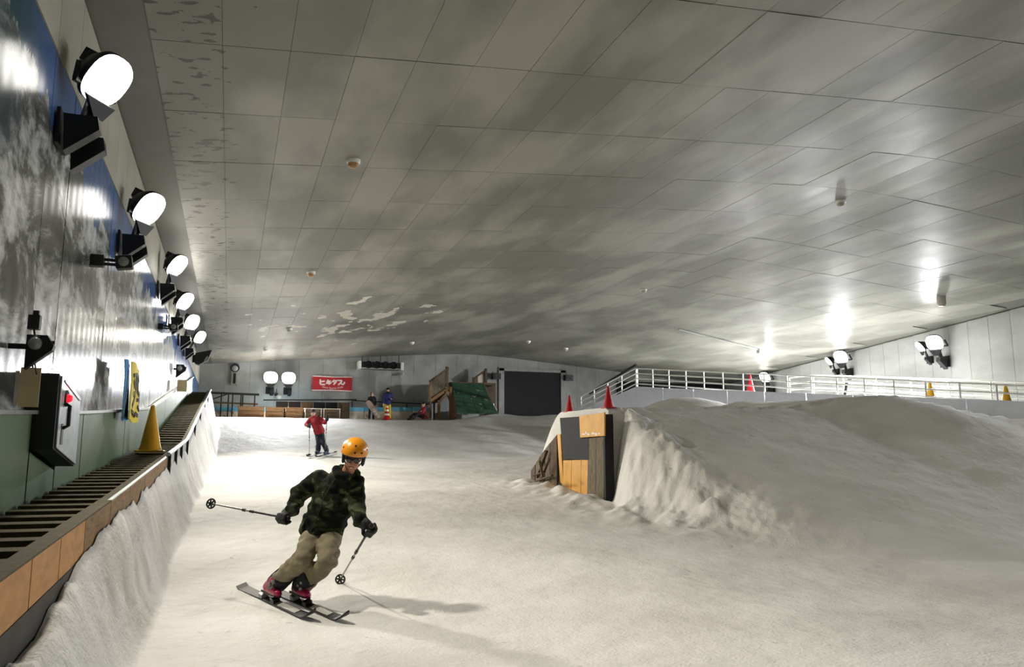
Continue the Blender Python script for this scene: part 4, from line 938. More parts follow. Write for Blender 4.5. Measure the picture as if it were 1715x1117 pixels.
# long dark lamp fixture in the far left corner under the eave
q = atX(343, 596, -1.1)
t = thing('corner_lamp', V((XL, q.y, q.z)), 'dark angled lamp hood in the far corner of the mural wall', 'lamp')
p = MB(); p.prism([q + V((-.35, 0, .1)), q + V((.25, 0, .25)), q + V((.12, 0, -.15)), q + V((-.2, 0, -.35)), q + V((-.35, 0, -.3))], (0, .4, 0)); p.build('hood', 'dark_steel', t)
p = MB(); p.box(q + V((.06, -.02, -.12)), (.08, .04, .22), Matrix.Rotation(.5, 3, 'Y')); p.build('lens', 'lamp_glass_off', t)
p = MB(); p.bar(q + V((-.3, .2, -.1)), V((XL, q.y + .2, q.z - .1)), .08, .3); p.build('bracket', 'dark_steel', t)

# ------------------------------------------------------------------ people
_ico = {}
def ico(n):
    if n not in _ico:
        bm = bmesh.new(); bmesh.ops.create_icosphere(bm, subdivisions=n, radius=1); bm.verts.ensure_lookup_table()
        _ico[n] = ([v.co.copy() for v in bm.verts], [tuple(v.index for v in f.verts) for f in bm.faces]); bm.free()
    return _ico[n]
class Blob:
    """overlapping ellipsoids fused into one continuous surface"""
    def __init__(s, fr): s.fr = fr; s.v = []; s.f = []
    def ell(s, c, r, fr=None, n=2):
        fr = fr or s.fr; vs_, fs = ico(n); o = len(s.v); r = r if isinstance(r, (tuple, list)) else (r, r, r)
        s.v += [V(c) + fr[0] * (p.x * r[0]) + fr[1] * (p.y * r[1]) + fr[2] * (p.z * r[2]) for p in vs_]; s.f += [tuple(i + o for i in f) for f in fs]
        return s
    def chain(s, nodes, fr=None, step=.35, n=2):
        for (p0, r0), (p1, r1) in zip(nodes[:-1], nodes[1:]):
            p0, p1 = V(p0), V(p1); r0 = r0 if isinstance(r0, (tuple, list)) else (r0,) * 3; r1 = r1 if isinstance(r1, (tuple, list)) else (r1,) * 3
            k = max(2, int((p1 - p0).length / (step * min(min(r0), min(r1)))) + 1)
            for i in range(k + 1):
                t = i / k; s.ell(p0.lerp(p1, t), tuple(a + (b_ - a) * t for a, b_ in zip(r0, r1)), fr, n)
        return s
    def build(s, name, m, parent, vox, smooth=4, cuts=(), fold=0, fscale=9, seed=0):
        me = bpy.data.meshes.new('tmp'); me.from_pydata([tuple(p) for p in s.v], [], s.f)
        ob = bpy.data.objects.new('tmp', me); COL.objects.link(ob)
        md = ob.modifiers.new('r', 'REMESH'); md.mode = 'VOXEL'; md.voxel_size = vox
        sm = ob.modifiers.new('s', 'SMOOTH'); sm.factor = .5; sm.iterations = smooth
        dg = bpy.context.evaluated_depsgraph_get(); out = bpy.data.meshes.new_from_object(ob.evaluated_get(dg)); bpy.data.objects.remove(ob)
        bm = bmesh.new(); bm.from_mesh(out)
        if fold:
            bm.normal_update()
            for v in bm.verts:
                q = v.co * fscale + V((seed, 0, 0)); d_ = mnoise.noise(V((q.x, q.y, q.z * 1.8))) + .5 * mnoise.noise(q * 2.1)
                v.co += v.normal * (d_ * fold)
        for c, nrm_ in cuts:
            g = bmesh.ops.bisect_plane(bm, geom=bm.verts[:] + bm.edges[:] + bm.faces[:], plane_co=V(c), plane_no=V(nrm_), clear_outer=True)
            ed = [e for e in g['geom_cut'] if isinstance(e, bmesh.types.BMEdge)]
            try: bmesh.ops.holes_fill(bm, edges=ed, sides=0)
            except Exception: pass
        off = wloc(parent)
        for v in bm.verts: v.co -= off
        for f in bm.faces: f.smooth = len(f.verts) < 6
        bm.to_mesh(out); bm.free(); out.name = name; out.materials.clear(); out.materials.append(M[m])
        o = bpy.data.objects.new(name, out); COL.objects.link(o); o.parent = parent; return o
def frame(side, up):
    z = V(up).normalized(); x = V(side); x = (x - z * x.dot(z)).normalized(); y = z.cross(x); return (x, y, z)
# frame convention: x = person's left, y = person's back, z = up  (left-handed people face -y)

def person(loc, label, J, S, mats_, vox, face=True, hood=False, hair=None, feet_dir=None, bulk=1., hem=.02, fold=.008):
    """J: joints in world space (neck, head, chest, waist, hip, sh, el, wr, ha, hp, kn, an for l and r), S: body scale"""
    t = thing('person', loc, label, 'person')
    side = (J['sh_l'] - J['sh_r']); up = J['neck'] - J['hip']
    fr = frame(side, up); hf = J.get('head_frame') or frame(side, V((0, 0, 1)))
    H = J['head']
    def head(b_):
        b_.ell(H + hf[2] * .03 * S, (.076 * S, .096 * S, .10 * S), hf, 3)
        b_.ell(H - hf[2] * .055 * S - hf[1] * .022 * S, (.060 * S, .072 * S, .066 * S), hf, 3)      # jaw
        b_.ell(H - hf[2] * .105 * S - hf[1] * .062 * S, (.026 * S, .022 * S, .018 * S), hf)           # chin
        b_.chain([(H + hf[2] * .012 * S - hf[1] * .088 * S, .011 * S), (H - hf[2] * .028 * S - hf[1] * .108 * S, .016 * S)], hf)  # nose
        for sx in (-1, 1):
            b_.ell(H - hf[2] * .03 * S - hf[1] * .072 * S + hf[0] * sx * .035 * S, (.026 * S, .022 * S, .024 * S), hf)   # cheeks
            b_.ell(H + hf[0] * sx * .078 * S - hf[2] * .005 * S + hf[1] * .01 * S, (.012 * S, .02 * S, .032 * S), hf)    # ears
            b_.ell(H + hf[2] * .032 * S - hf[1] * .085 * S + hf[0] * sx * .032 * S, (.028 * S, .012 * S, .009 * S), hf)   # brow
    b = Blob(fr); head(b)
    b.chain([(H - hf[2] * .06 * S + hf[1] * .015 * S, .055 * S), (J['neck'], .058 * S)])
    b.chain([(J['neck'], (.07 * S, .06 * S, .06 * S)), (J['chest'], (.155 * S, .105 * S, .10 * S)), (J['waist'], (.13 * S, .095 * S, .1 * S)), (J['hip'], (.15 * S, .105 * S, .09 * S))])
    for s in 'lr':
        b.chain([(J['sh_' + s], .055 * S), (J['el_' + s], .043 * S), (J['wr_' + s], .030 * S), (J['ha_' + s].lerp(J['wr_' + s], .4), .024 * S)])
        b.chain([(J['hp_' + s], .082 * S), (J['kn_' + s], .055 * S), (J['an_' + s], .042 * S)])
        fd = feet_dir or -fr[1]; b.chain([(J['an_' + s], .04 * S), (J['an_' + s] + V(fd) * .05 * S - V((0, 0, .03 * S)), .03 * S)])
    b.build('body', mats_['skin'], t, vox * .6 if face else vox, 2)
    # jacket
    k = 1.0
    b = Blob(fr)
    b.chain([(J['neck'] - fr[2] * .02 * S, (.10 * S, .095 * S, .06 * S)), (J['chest'] + fr[2] * .05 * S, (.185 * S, .135 * S, .10 * S)), (J['chest'], (.195 * S * bulk, .15 * S, .10 * S)), (J['waist'], (.18 * S * bulk, .145 * S, .1 * S)), (J['hip'] - fr[2] * .06 * S, (.195 * S * bulk, .16 * S, .09 * S))])
    for s in 'lr':
        b.chain([(J['sh_' + s], .082 * S * bulk), (J['el_' + s], .070 * S * bulk), (J['wr_' + s], .058 * S * bulk)])
        b.chain([(J['chest'] + fr[2] * .06 * S, .1 * S), (J['sh_' + s], .085 * S)])
    n_ = 14
    for i in range(n_):   # collar / folded hood
        a = 2 * math.pi * i / n_; b.ell(J['neck'] + fr[2] * .03 * S + fr[0] * math.cos(a) * .082 * S + fr[1] * (math.sin(a) * .08 + .01) * S, (.036 * S, .036 * S, .042 * S))
    if hood:
        b.ell(H + hf[2] * .03 * S + hf[1] * .035 * S, (.11 * S, .115 * S, .13 * S), hf, 3); b.ell(H - hf[2] * .09 * S + hf[1] * .03 * S, (.1 * S, .09 * S, .08 * S), hf, 3)
    else: b.ell(J['neck'] + fr[2] * .02 * S + fr[1] * .09 * S, (.11 * S, .05 * S, .07 * S))
    cuts = [(J['hip'] - fr[2] * (.08 + hem) * S, -fr[2])]
    jk = b.build('jacket', mats_['jacket'], t, vox, 3, cuts, fold * S, 9 / S)
    # trousers
    b = Blob(fr)
    b.chain([(J['waist'] - fr[2] * .04 * S, (.15 * S, .115 * S, .08 * S)), (J['hip'], (.17 * S, .13 * S, .09 * S))])
    for s in 'lr':
        b.chain([(J['hip'].lerp(J['hp_' + s], .8), .115 * S), (J['kn_' + s], .088 * S), (J['an_' + s].lerp(J['kn_' + s], .35), .086 * S), (J['an_' + s] + (J['an_' + s] - J['kn_' + s]).normalized() * .0 * S, .088 * S)])
    b.build('trousers', mats_['pants'], t, vox, 3, (), fold * S, 8 / S, 5)
    return t, fr, hf, jk

def glove(t, c, grip_dir, fr, S, vox, m='glove', wrist=None, side=1):
    """closed mitt of palm, four curled fingers and a thumb round a grip running along grip_dir through c"""
    g = V(grip_dir).normalized(); w = (V(wrist) - V(c)); w = (w - g * w.dot(g)); w.normalize(); n = g.cross(w).normalized() * side
    b = Blob((g, n, w))
    b.ell(V(c) + w * .035 * S - n * .012 * S, (.048 * S, .026 * S, .048 * S)); b.chain([(V(c) + w * .05 * S, .040 * S), (V(wrist), .049 * S)])
    for i, l_ in enumerate((.95, 1.05, 1.0, .85)):
        o_ = V(c) + g * ((i - 1.5) * .025 * S)
        pts = [o_ + w * .0 - n * .034 * S * l_, o_ - w * .034 * S * l_ - n * .02 * S, o_ - w * .034 * S + n * .016 * S, o_ - w * .006 * S + n * .034 * S * l_]
        b.chain([(p, .0125 * S) for p in pts], step=.6)
    b.chain([(V(c) + w * .04 * S + g * .035 * S + n * .01 * S, .015 * S), (V(c) + w * .012 * S + g * .05 * S + n * .032 * S, .0135 * S), (V(c) - w * .012 * S + g * .03 * S + n * .042 * S, .012 * S)], step=.5)
    return b.build('glove', m, t, vox, 2)

def ski(tail, tip, label, group, mtop='ski_black', width=.074, edge=0., stripe=None):
    tail, tip = V(tail), V(tip); d = (tip - tail); L_ = d.length; d.normalize(); sx = d.cross(V((0, 0, 1))).normalized(); up = sx.cross(d); 
    sx2 = sx * math.cos(edge) + up * math.sin(edge); up2 = up * math.cos(edge) - sx * math.sin(edge)
    t = thing('ski', tail, label, 'ski', group); p = MB(); n = 24; secs = []
    for i in range(n + 1):
        u = i / n; w = width * (.5 + .18 * (2 * u - 1) ** 2); lift = 0
        if u > .86: q_ = (u - .86) / .14; lift = .09 * q_ ** 2; w *= math.sqrt(max(.02, 1 - (max(0, q_ - .35) / .66) ** 2))
        if u < .04: lift = .02 * (1 - u / .04) ** 2
        c = tail + d * (L_ * u) + up * lift; secs.append([c + sx2 * (s * w) + up2 * h for s, h in ((-1, 0), (1, 0), (1, .014), (-1, .014))])
    vs_ = [q for s in secs for q in s]; fs = [(i * 4 + k, i * 4 + (k + 1) % 4, (i + 1) * 4 + (k + 1) % 4, (i + 1) * 4 + k) for i in range(n) for k in range(4)]
    p.add(vs_, fs + [(0, 1, 2, 3), (n * 4 + 3, n * 4 + 2, n * 4 + 1, n * 4)]); p.build('blade', mtop, t)
    if stripe:
        p = MB(); c0 = tail + d * L_ * .58 + up2 * .016; c1 = tail + d * L_ * .8 + up2 * .016; p.prism([c0 + sx2 * .03, c1 + sx2 * .028, c1 - sx2 * .028, c0 - sx2 * .03], up2 * .002); p.build('stripe', stripe, t)
    for u, l_, h_ in ((.515, .07, .035), (.35, .07, .04)):
        p = MB(); c = tail + d * L_ * u + up2 * (.014 + h_ / 2); p.prism([c - d * l_ / 2 + sx2 * .035 - up2 * h_ / 2, c - d * l_ / 2 + sx2 * .03 + up2 * h_ / 2, c + d * l_ / 2 + sx2 * .03 + up2 * h_ * .3, c + d * l_ / 2 + sx2 * .035 - up2 * h_ / 2], -sx2 * .065); p.build('binding', 'boot_grey' if u < .4 else 'boot_black', t)
    return t
def ski_pole(gtop, tip, label, group, S=1., m='pole_alu', basket=.045):
    gtop, tip = V(gtop), V(tip); d = (tip - gtop).normalized(); L_ = (tip - gtop).length; t = thing('ski_pole', tip, label, 'ski pole', group)
    p = MB(); p.tube([gtop + d * .1, gtop + d * L_ * .42], [.0085 * S, .0085 * S], 8); p.build('upper_shaft', 'pole_black', t)
    p = MB(); p.tube([gtop + d * L_ * .42, gtop + d * L_ * .97, tip], [.0075 * S, .006 * S, .003], 8); p.build('lower_shaft', m, t)
    for u0, u1 in ((.40, .44), (.50, .53)):
        p = MB(); p.tube([gtop + d * L_ * u0, gtop + d * L_ * u1], [.012 * S] * 2, 8); p.build('lock_ring', 'pole_black', t)
    p = MB(); p.tube([gtop - d * .01, gtop, gtop + d * .03, gtop + d * .13], [.014 * S, .02 * S, .014 * S, .013 * S], 10); p.build('grip', 'pole_black', t)
    c = gtop + d * (L_ * .94); x = d.orthogonal().normalized(); y = d.cross(x); p = MB(); n = 16
    p.tube([c + (x * math.cos(2 * math.pi * k / n) + y * math.sin(2 * math.pi * k / n)) * basket for k in range(n + 1)], .007 * S, 6, False)
    for k in range(6):
        a = 2 * math.pi * k / 6; p.bar(c, c + (x * math.cos(a) + y * math.sin(a)) * basket, .009 * S, .012 * S)
    p.lathe(c - d * .02, [(.013 * S, 0), (.016 * S, .03)], 8, ax=d); p.build('basket', 'pole_black', t)
    return t
def ski_boot(t, sole, d, up, S, m, name='ski_boot', mb='boot_grey', vox=.008, leg=None, h=.26):
    """sole: centre on the ski; d: toe direction"""
    d = V(d).normalized(); up = V(up).normalized(); x = d.cross(up).normalized(); up = x.cross(d); b = Blob((x, d, up)); c = V(sole)
    b.chain([(c + d * .13 * S + up * .035 * S, (.043 * S, .04 * S, .034 * S)), (c + up * .045 * S, (.048 * S, .05 * S, .045 * S)), (c - d * .10 * S + up * .05 * S, (.042 * S, .045 * S, .048 * S))], n=2)
    a0 = c - d * .075 * S + up * .06 * S; lg = V(leg) if leg is not None else (up * .26 + d * .085).normalized()
    b.chain([(a0, (.055 * S, .062 * S, .06 * S)), (a0 + lg * (h * .5) * S, (.062 * S, .07 * S, .05 * S)), (a0 + lg * h * .8 * S, (.066 * S, .076 * S, .04 * S))])
    o = b.build(name, m, t, vox * S, 2, [(c + up * .002, -up)])
    p = MB()
    for k, (dd, hh, w) in enumerate(((.07, .07, .046), (.02, .09, .05), (.066, .35, .06), (.075, .65, .064))):
        q = c + d * dd * S + up * hh * S if k < 2 else a0 + lg * hh * h * S + d * dd * S; p.bar(q - x * w * S, q + x * w * S, .03 * S, .012 * S, up=d); p.box(q + x * w * S, (.018 * S, .03 * S, .02 * S)); p.box(q - x * w * S, (.018 * S, .03 * S, .02 * S))
    p.build('buckles', mb, o)
    p = MB(); p.box(c + up * .012 * S + d * .0, (.07 * S, .30 * S, .02 * S), Matrix((x, d, up)).transposed()); p.build('sole', 'boot_black', o)
    return o

# --- main skier: orange helmet, camouflage jacket
D0 = 7.2
def q_(px, py, dd=0): return at(px, py, D0 + dd)
rt, rp_ = gpt(404, 986, .012), gpt(527, 1043, .012); lt, lp_ = gpt(455, 990, .012), gpt(583, 1047, .012)
sd = (rp_ - rt).normalized()
bR = rt.lerp(rp_, .44); bL = lt.lerp(lp_, .40)
kR, kL = q_(506, 938, -.28), q_(549, 942, -.32)
lean = (q_(560, 880) - q_(500, 1000)).normalized()
aR, aL = bR + lean * .17 - sd * .07, bL + lean * .17 - sd * .07
J = dict(head=q_(592.5, 765, -.16), neck=q_(578, 797, -.09), chest=q_(562, 826, -.02), waist=q_(548, 864, .02), hip=q_(538, 889, .05),
         sh_r=q_(535, 804, .08), el_r=q_(501, 828, .14), wr_r=q_(490, 853, .0), ha_r=q_(486, 864, -.04),
         sh_l=q_(594, 810, -.10), el_l=q_(597, 846, -.14), wr_l=q_(604, 872, -.30), ha_l=q_(608, 883, -.36),
         hp_r=q_(523, 895, .06), hp_l=q_(556, 898, .0), kn_r=kR, kn_l=kL, an_r=aR, an_l=aL)
hup = (c_up + c_right * .20 - c_fwd * .22).normalized(); J['head_frame'] = frame(c_right - c_up * .24 + c_fwd * .12, hup)
foot = V((.66, 7.77, .16))
t, fr, hf, jk = person(foot, 'skier in camouflage jacket, khaki trousers and orange helmet carving a turn', J, .97,
                   dict(skin='skin', jacket='camo', pants='pants_khaki'), .013, True, feet_dir=sd, hem=.04, fold=.02, bulk=1.2)
S = .97; H = J['head']
# dark gaiters on the inner lower legs
for s, a_, k_ in (('r', aR, kR), ('l', aL, kL)):
    b = Blob(frame(c_right, k_ - a_)); ax = (k_ - a_).normalized(); inn = c_right * (.012 if s == 'r' else -.02)
    b.chain([(a_ + inn + ax * .0, .094), (a_ + inn + ax * .16, .091)], fr=frame(c_right, ax)); b.build('gaiter', 'pants_black', t, .012, 2, [(a_ + ax * .18, (ax + c_right * (-.5 if s == 'r' else .3) - c_up * 0).normalized())], .006, 10)
# helmet shell with lining, vents, ear pads, glasses, mouth
b = Blob(hf); b.ell(H + hf[2] * .055 * S + hf[1] * .008 * S, (.122 * S, .142 * S, .122 * S), hf, 4)
hl = b.build('helmet', 'helmet_orange', t, .006, 3, [(H + hf[2] * .036 * S, -(hf[2] + hf[1] * .12).normalized())])
b = Blob(hf); b.ell(H + hf[2] * .048 * S + hf[1] * .01 * S, (.112 * S, .128 * S, .115 * S), hf, 4)
b.build('lining', 'helmet_pad', hl, .006, 3, [(H + hf[2] * .018 * S, -(hf[2] + hf[1] * .12).normalized())])
for sx in (-1, 1):
    b = Blob(hf); b.chain([(H + hf[0] * sx * .092 * S + hf[2] * .03 * S + hf[1] * .03 * S, (.02 * S, .055 * S, .04 * S)), (H + hf[0] * sx * .088 * S - hf[2] * .045 * S + hf[1] * .015 * S, (.018 * S, .04 * S, .04 * S))], hf); b.build('ear_pad', 'helmet_pad', hl, .008, 2)
for sx, fy, uz in ((.12, -1, .22), (.62, -.8, .2), (.1, -1, .75), (-.9, -.5, .3), (.98, -.3, .3)):
    n_ = (hf[0] * sx * 1.0 + hf[1] * fy + hf[2] * uz * 1.4).normalized(); e_ = V((n_.dot(hf[0]) * .122, n_.dot(hf[1]) * .142, n_.dot(hf[2]) * .122)) * S
    c = H + hf[2] * .055 * S + hf[1] * .008 * S + hf[0] * e_.x + hf[1] * e_.y + hf[2] * e_.z; p = MB(); p.lathe(c, [(.009, -.006), (.009, .0015), (.001, .002)], 12, ax=n_); p.build('vent', 'helmet_pad', hl)
p = MB(); gy_ = -.104 * S
for sx in (-1, 1):
    c = H + hf[2] * .008 * S + hf[0] * sx * .036 * S + hf[1] * gy_; p.lathe(c, [(.001, .006), (.024, .004), (.031, 0), (.031, -.006)], 16, ax=(-hf[1] + hf[0] * sx * .25), sx=.75, sy=1)
    p.bar(c + hf[0] * sx * .03, H + hf[0] * sx * .084 * S + hf[2] * .012 * S, .006, .01)
p.bar(H + hf[2] * .012 * S + hf[1] * (gy_ - .004) - hf[0] * .012, H + hf[2] * .012 * S + hf[1] * (gy_ - .004) + hf[0] * .012, .006, .006); p.build('glasses', 'lens_dark', t)
b = Blob(hf); b.ell(H - hf[2] * .068 * S - hf[1] * .088 * S, (.026 * S, .012 * S, .011 * S), hf, 3); lp = b.build('lips', 'lip', t, .003, 1)
b = Blob(hf); b.ell(H - hf[2] * .067 * S - hf[1] * .0955 * S, (.019 * S, .008 * S, .0055 * S), hf, 3); b.build('teeth', 'teeth', lp, .0022, 1)
p = MB(); p.tube([H + hf[0] * .082 * S - hf[2] * .04 * S, H - hf[2] * .118 * S - hf[1] * .02 * S + hf[0] * .03, H - hf[2] * .125 * S - hf[1] * .02 * S - hf[0] * .03, H - hf[0] * .082 * S - hf[2] * .04 * S], .006, 6); p.build('chin_strap', 'helmet_pad', hl)
# high collar in front of the neck
b = Blob(fr); b.chain([(J['neck'] + fr[2] * .04 - fr[1] * .075 + fr[0] * .06, .042), (J['neck'] + fr[2] * .03 - fr[1] * .1, .046), (J['neck'] + fr[2] * .04 - fr[1] * .075 - fr[0] * .06, .042)]); b.build('collar', 'camo', t, .01, 3, (), .006, 12)
p = MB(); p.tube([J['neck'] - fr[1] * .14 + fr[2] * .0, J['chest'] - fr[1] * .155, J['waist'] - fr[1] * .15, J['hip'] - fr[1] * .165 - fr[2] * .1], .005, 6); p.build('zip', 'black_plastic', jk)
# poles and gloves
pr_top = q_(483, 868, -.08); pr_tip = q_(346, 842, .75); gR = pr_top + (pr_tip - pr_top).normalized() * .06
ski_pole(pr_top, pr_tip, 'ski pole swung out sideways from the camouflage skier, basket in the air', 'poles of the camouflage skier', 1.25, basket=.045)
glove(t, gR, pr_tip - pr_top, fr, 1.3, .007, wrist=J['wr_r'])
pl_top = q_(622, 881, -.40); pl_tip = gpt(567, 975); gL = pl_top + (pl_tip - pl_top).normalized() * .075
ski_pole(pl_top, pl_tip, 'ski pole of the camouflage skier with its basket planted on the snow', 'poles of the camouflage skier', 1.25, basket=.045)
glove(t, gL, pl_tip - pl_top, fr, 1.3, .007, wrist=J['wr_l'], side=-1)
for s, c, a_, k_ in (('r', bR, aR, kR), ('l', bL, aL, kL)): ski_boot(t, c + V((0, 0, .05)), sd, V((0, 0, 1)) + c_right * .25, 1.0, 'boot_red', leg=(k_ - a_).normalized(), h=.2)
ski(rt, rp_, 'black ski on the outer foot of the camouflage skier, tail towards the conveyor', 'skis of the camouflage skier', edge=-.3, stripe='ski_white')
ski(lt, lp_, 'black ski on the inner foot of the camouflage skier', 'skis of the camouflage skier', edge=-.3, stripe='ski_white')

# --- skier in red jacket
g = gpt(534, 765); d1_ = (g - CAM).dot(c_fwd)
def r_(px, py, dd=0): return at(px, py, d1_ + dd)
J = dict(head=r_(524.5, 692), neck=r_(525.5, 699.5), chest=r_(529, 706), waist=r_(532, 715), hip=r_(534.5, 722), sh_r=r_(520, 702), sh_l=r_(537.5, 702),
         el_r=r_(512.5, 711, -.1), wr_r=r_(516.5, 713, -.3), ha_r=r_(518, 713, -.33), el_l=r_(543.5, 708, -.05), wr_l=r_(547.5, 702.5, -.25), ha_l=r_(548, 699.5, -.28),
         hp_r=r_(531.5, 726), hp_l=r_(538.5, 726), kn_r=r_(533.5, 741, -.15), kn_l=r_(541, 741, -.15), an_r=r_(533.5, 757), an_l=r_(543.5, 756))
J['head_frame'] = frame(c_right + c_up * .05, c_up + c_right * -.1)
sdir = (gpt(524, 767.5) - gpt(552, 759)).normalized()
perp = V((sdir.y, -sdir.x, 0)).normalized(); perp = perp if perp.dot(c_right) > 0 else -perp
mid_ = gpt(538.5, 764.5); br_, bl = mid_ - perp * .15, mid_ + perp * .15
for q in (br_, bl): q.z = hz(q.x, q.y)
J['an_r'], J['an_l'] = br_ + V((0, 0, .2)) - sdir * .05, bl + V((0, 0, .2)) - sdir * .05
t, fr, hf, jk = person(g, 'skier in a red jacket and dark trousers standing halfway up the slope', J, .95, dict(skin='skin_far', jacket='jacket_red', pants='pants_navy'), .02, True, feet_dir=-c_fwd, hem=.07)
b = Blob(hf); b.ell(J['head'] + hf[2] * .05 + hf[1] * .015, (.092, .108, .085), hf, 3); b.build('hair', 'hair', t, .012, 2, [(J['head'] + hf[2] * .03, -(hf[2] - hf[1] * .9).normalized())])
for s in 'lr':
    p = MB(); b = Blob(hf); b.ell(J['head'] + hf[0] * (.032 if s == 'l' else -.032) + hf[2] * .008 - hf[1] * .085, (.014, .008, .008), hf); b.build('eye', 'hair', t, .004, 1)
for k, (c, a_, lab) in enumerate(((bl, 'an_l', 'dark ski on one foot of the red-jacketed skier'), (br_, 'an_r', 'dark ski on one foot of the red-jacketed skier'))):
    ski_boot(t, c + V((0, 0, .085)), (sdir * .7 - c_head * .6), V((0, 0, 1)), 1.0, 'boot_navy', vox=.016)
def on_snow(q): return V((q.x, q.y, hz(q.x, q.y) + .035))
ski(on_snow(br_ - sdir * .75), on_snow(br_ + sdir * .75), 'dark ski of the red-jacketed skier on the side of the upright pole', 'skis of the red-jacketed skier')
ski(on_snow(bl - sdir * .75), on_snow(bl + sdir * .75), 'dark ski of the red-jacketed skier on the side of the raised hand', 'skis of the red-jacketed skier')
tp = gpt(518, 764.5); ski_pole(J['ha_r'] + V((0, 0, .08)), V((tp.x, tp.y, tp.z)), 'ski pole held upright in front of the red-jacketed skier', 'poles of the red-jacketed skier', 1.3, basket=.05)
tp = gpt(545, 742); tp = r_(544.5, 745, -.15); ski_pole(J['ha_l'] + V((0, 0, .1)), V((tp.x, tp.y, hz(tp.x, tp.y) + .25)), 'ski pole hanging from the raised hand of the red-jacketed skier', 'poles of the red-jacketed skier', 1.3, basket=.05)
glove(t, J['ha_r'], V((0, 0, -1)), fr, 1.35, .013, wrist=J['wr_r']); glove(t, J['ha_l'], V((0, 0, -1)), fr, 1.35, .013, wrist=J['wr_l'], side=-1)

# --- standing snowboarders at the top and a crouching person
def stand(px, base, Hh, facing=V((0, -1, 0)), arms=None):
    f = V(facing).normalized(); l_ = f.cross(V((0, 0, 1))) * -1; B = V(base); u = V((0, 0, 1)); k = Hh / 1.75
    P_ = lambda s_, f_, z: B + l_ * (s_ * k) + f * (f_ * k) + u * (z * k)
    J = dict(head=P_(0, .02, 1.62), neck=P_(0, 0, 1.46), chest=P_(0, 0, 1.30), waist=P_(0, 0, 1.08), hip=P_(0, 0, .93), hp_l=P_(.09, 0, .88), hp_r=P_(-.09, 0, .88),
             kn_l=P_(.12, .05, .5), kn_r=P_(-.12, .05, .5), an_l=P_(.13, 0, .1), an_r=P_(-.13, 0, .1), sh_l=P_(.18, 0, 1.41), sh_r=P_(-.18, 0, 1.41))
    for s, sg in (('l', 1), ('r', -1)):
        e, w, h = (arms or {}).get(s, ((.25, .02, 1.15), (.25, .08, .92), (.24, .1, .84)))
        J['el_' + s], J['wr_' + s], J['ha_' + s] = P_(sg * e[0], e[1], e[2]), P_(sg * w[0], w[1], w[2]), P_(sg * h[0], h[1], h[2])
    J['head_frame'] = frame(l_, u); return J, k, P_
def boots(t, J, f, k, m='boot_black'):
    for s in 'lr':
        b = Blob(frame(V(f).cross(V((0, 0, 1))), V((0, 0, 1)))); a_ = J['an_' + s]
        b.chain([(a_ + V((0, 0, .1 * k)), .07 * k), (a_ - V((0, 0, .03 * k)), .065 * k), (a_ - V((0, 0, .05 * k)) + V(f) * .14 * k, .055 * k)]); b.build('boot', m, t, .02, 2, [(a_ - V((0, 0, .1 * k)), V((0, 0, -1)))])
def hand(t, c, w, S, m, vox=.014):
    b = Blob(frame(V((1, 0, 0)), V((0, 0, 1)))); d = (V(c) - V(w)).normalized(); x = d.orthogonal().normalized(); y = d.cross(x)
    b.chain([(w, .03 * S), (V(c), (.04 * S, .03 * S, .04 * S))])
    for i in range(4): b.chain([(V(c) + x * (i - 1.5) * .02 * S, .012 * S), (V(c) + x * (i - 1.5) * .022 * S + d * .05 * S + y * .01, .011 * S), (V(c) + x * (i - 1.5) * .02 * S + d * .075 * S + y * .035 * S, .010 * S)], step=.6)
    b.chain([(V(c) + x * .035 * S, .013 * S), (V(c) + x * .06 * S + d * .03 * S, .011 * S)], step=.6); b.build('hand', m, t, vox, 1)
def hat(t, J, k, m, name='knit_cap', cut=.03):
    hf = J['head_frame']; b = Blob(hf); b.ell(J['head'] + hf[2] * .05 * k + hf[1] * .01, (.095 * k, .112 * k, .095 * k), hf, 3); b.build(name, m, t, .012, 2, [(J['head'] + hf[2] * cut * k, -(hf[2] - hf[1] * .35).normalized())])
YP = 38.4
c = atY(648.5, 700, YP); bz = hz(c.x, YP); top_z = atY(648.5, 649.5, YP).z
J, k, P_ = stand(0, (c.x, YP, bz), top_z - bz, arms={'l': ((.27, .02, 1.18), (.2, .24, 1.12), (.14, .28, 1.13))})
t, fr, hf, jk = person(V((c.x, YP, bz)), 'person in a blue jacket and bright yellow trousers behind the striped cone', J, k, dict(skin='skin_far', jacket='jacket_blue', pants='pants_yellow'), .024, True, feet_dir=V((0, -1, 0)), hem=.06)
hat(t, J, k, 'hoodie_black'); boots(t, J, V((0, -1, 0)), k); hand(t, J['ha_l'], J['wr_l'], k, 'skin_far'); hand(t, J['ha_r'], J['wr_r'], k, 'skin_far')
for sx in (-1, 1):
    b = Blob(hf); b.ell(J['head'] + hf[0] * sx * .032 + hf[2] * .008 - hf[1] * .086, (.014, .008, .008), hf); b.build('eye', 'hair', t, .004, 1)
b = Blob(hf); b.chain([(J['neck'] + hf[2] * .035 - hf[1] * .06, (.1 * k, .06 * k, .06 * k)), (J['neck'] + hf[2] * .0 - hf[1] * .05, (.11 * k, .08 * k, .06 * k))]); b.build('neck_warmer', 'hoodie_black', t, .015, 2)
c2 = atY(648, 700, YP - .9); cone(V((c2.x, YP - .9, hz(c2.x, YP - .9))), .72, 'orange_cone_red', 'red and white striped cone in front of the yellow trousers', None, None, [(.28, .42), (.55, .68), (.8, .9)])
c = atY(622, 700, YP + .1); bz = hz(c.x, YP); top_z = atY(622, 657, YP).z
J, k, P_ = stand(0, (c.x, YP + .1, bz), top_z - bz, arms={'r': ((.26, .06, 1.16), (.16, .24, 1.05), (.1, .28, 1.02)), 'l': ((.27, .04, 1.13), (.22, .16, .95), (.18, .2, .9))})
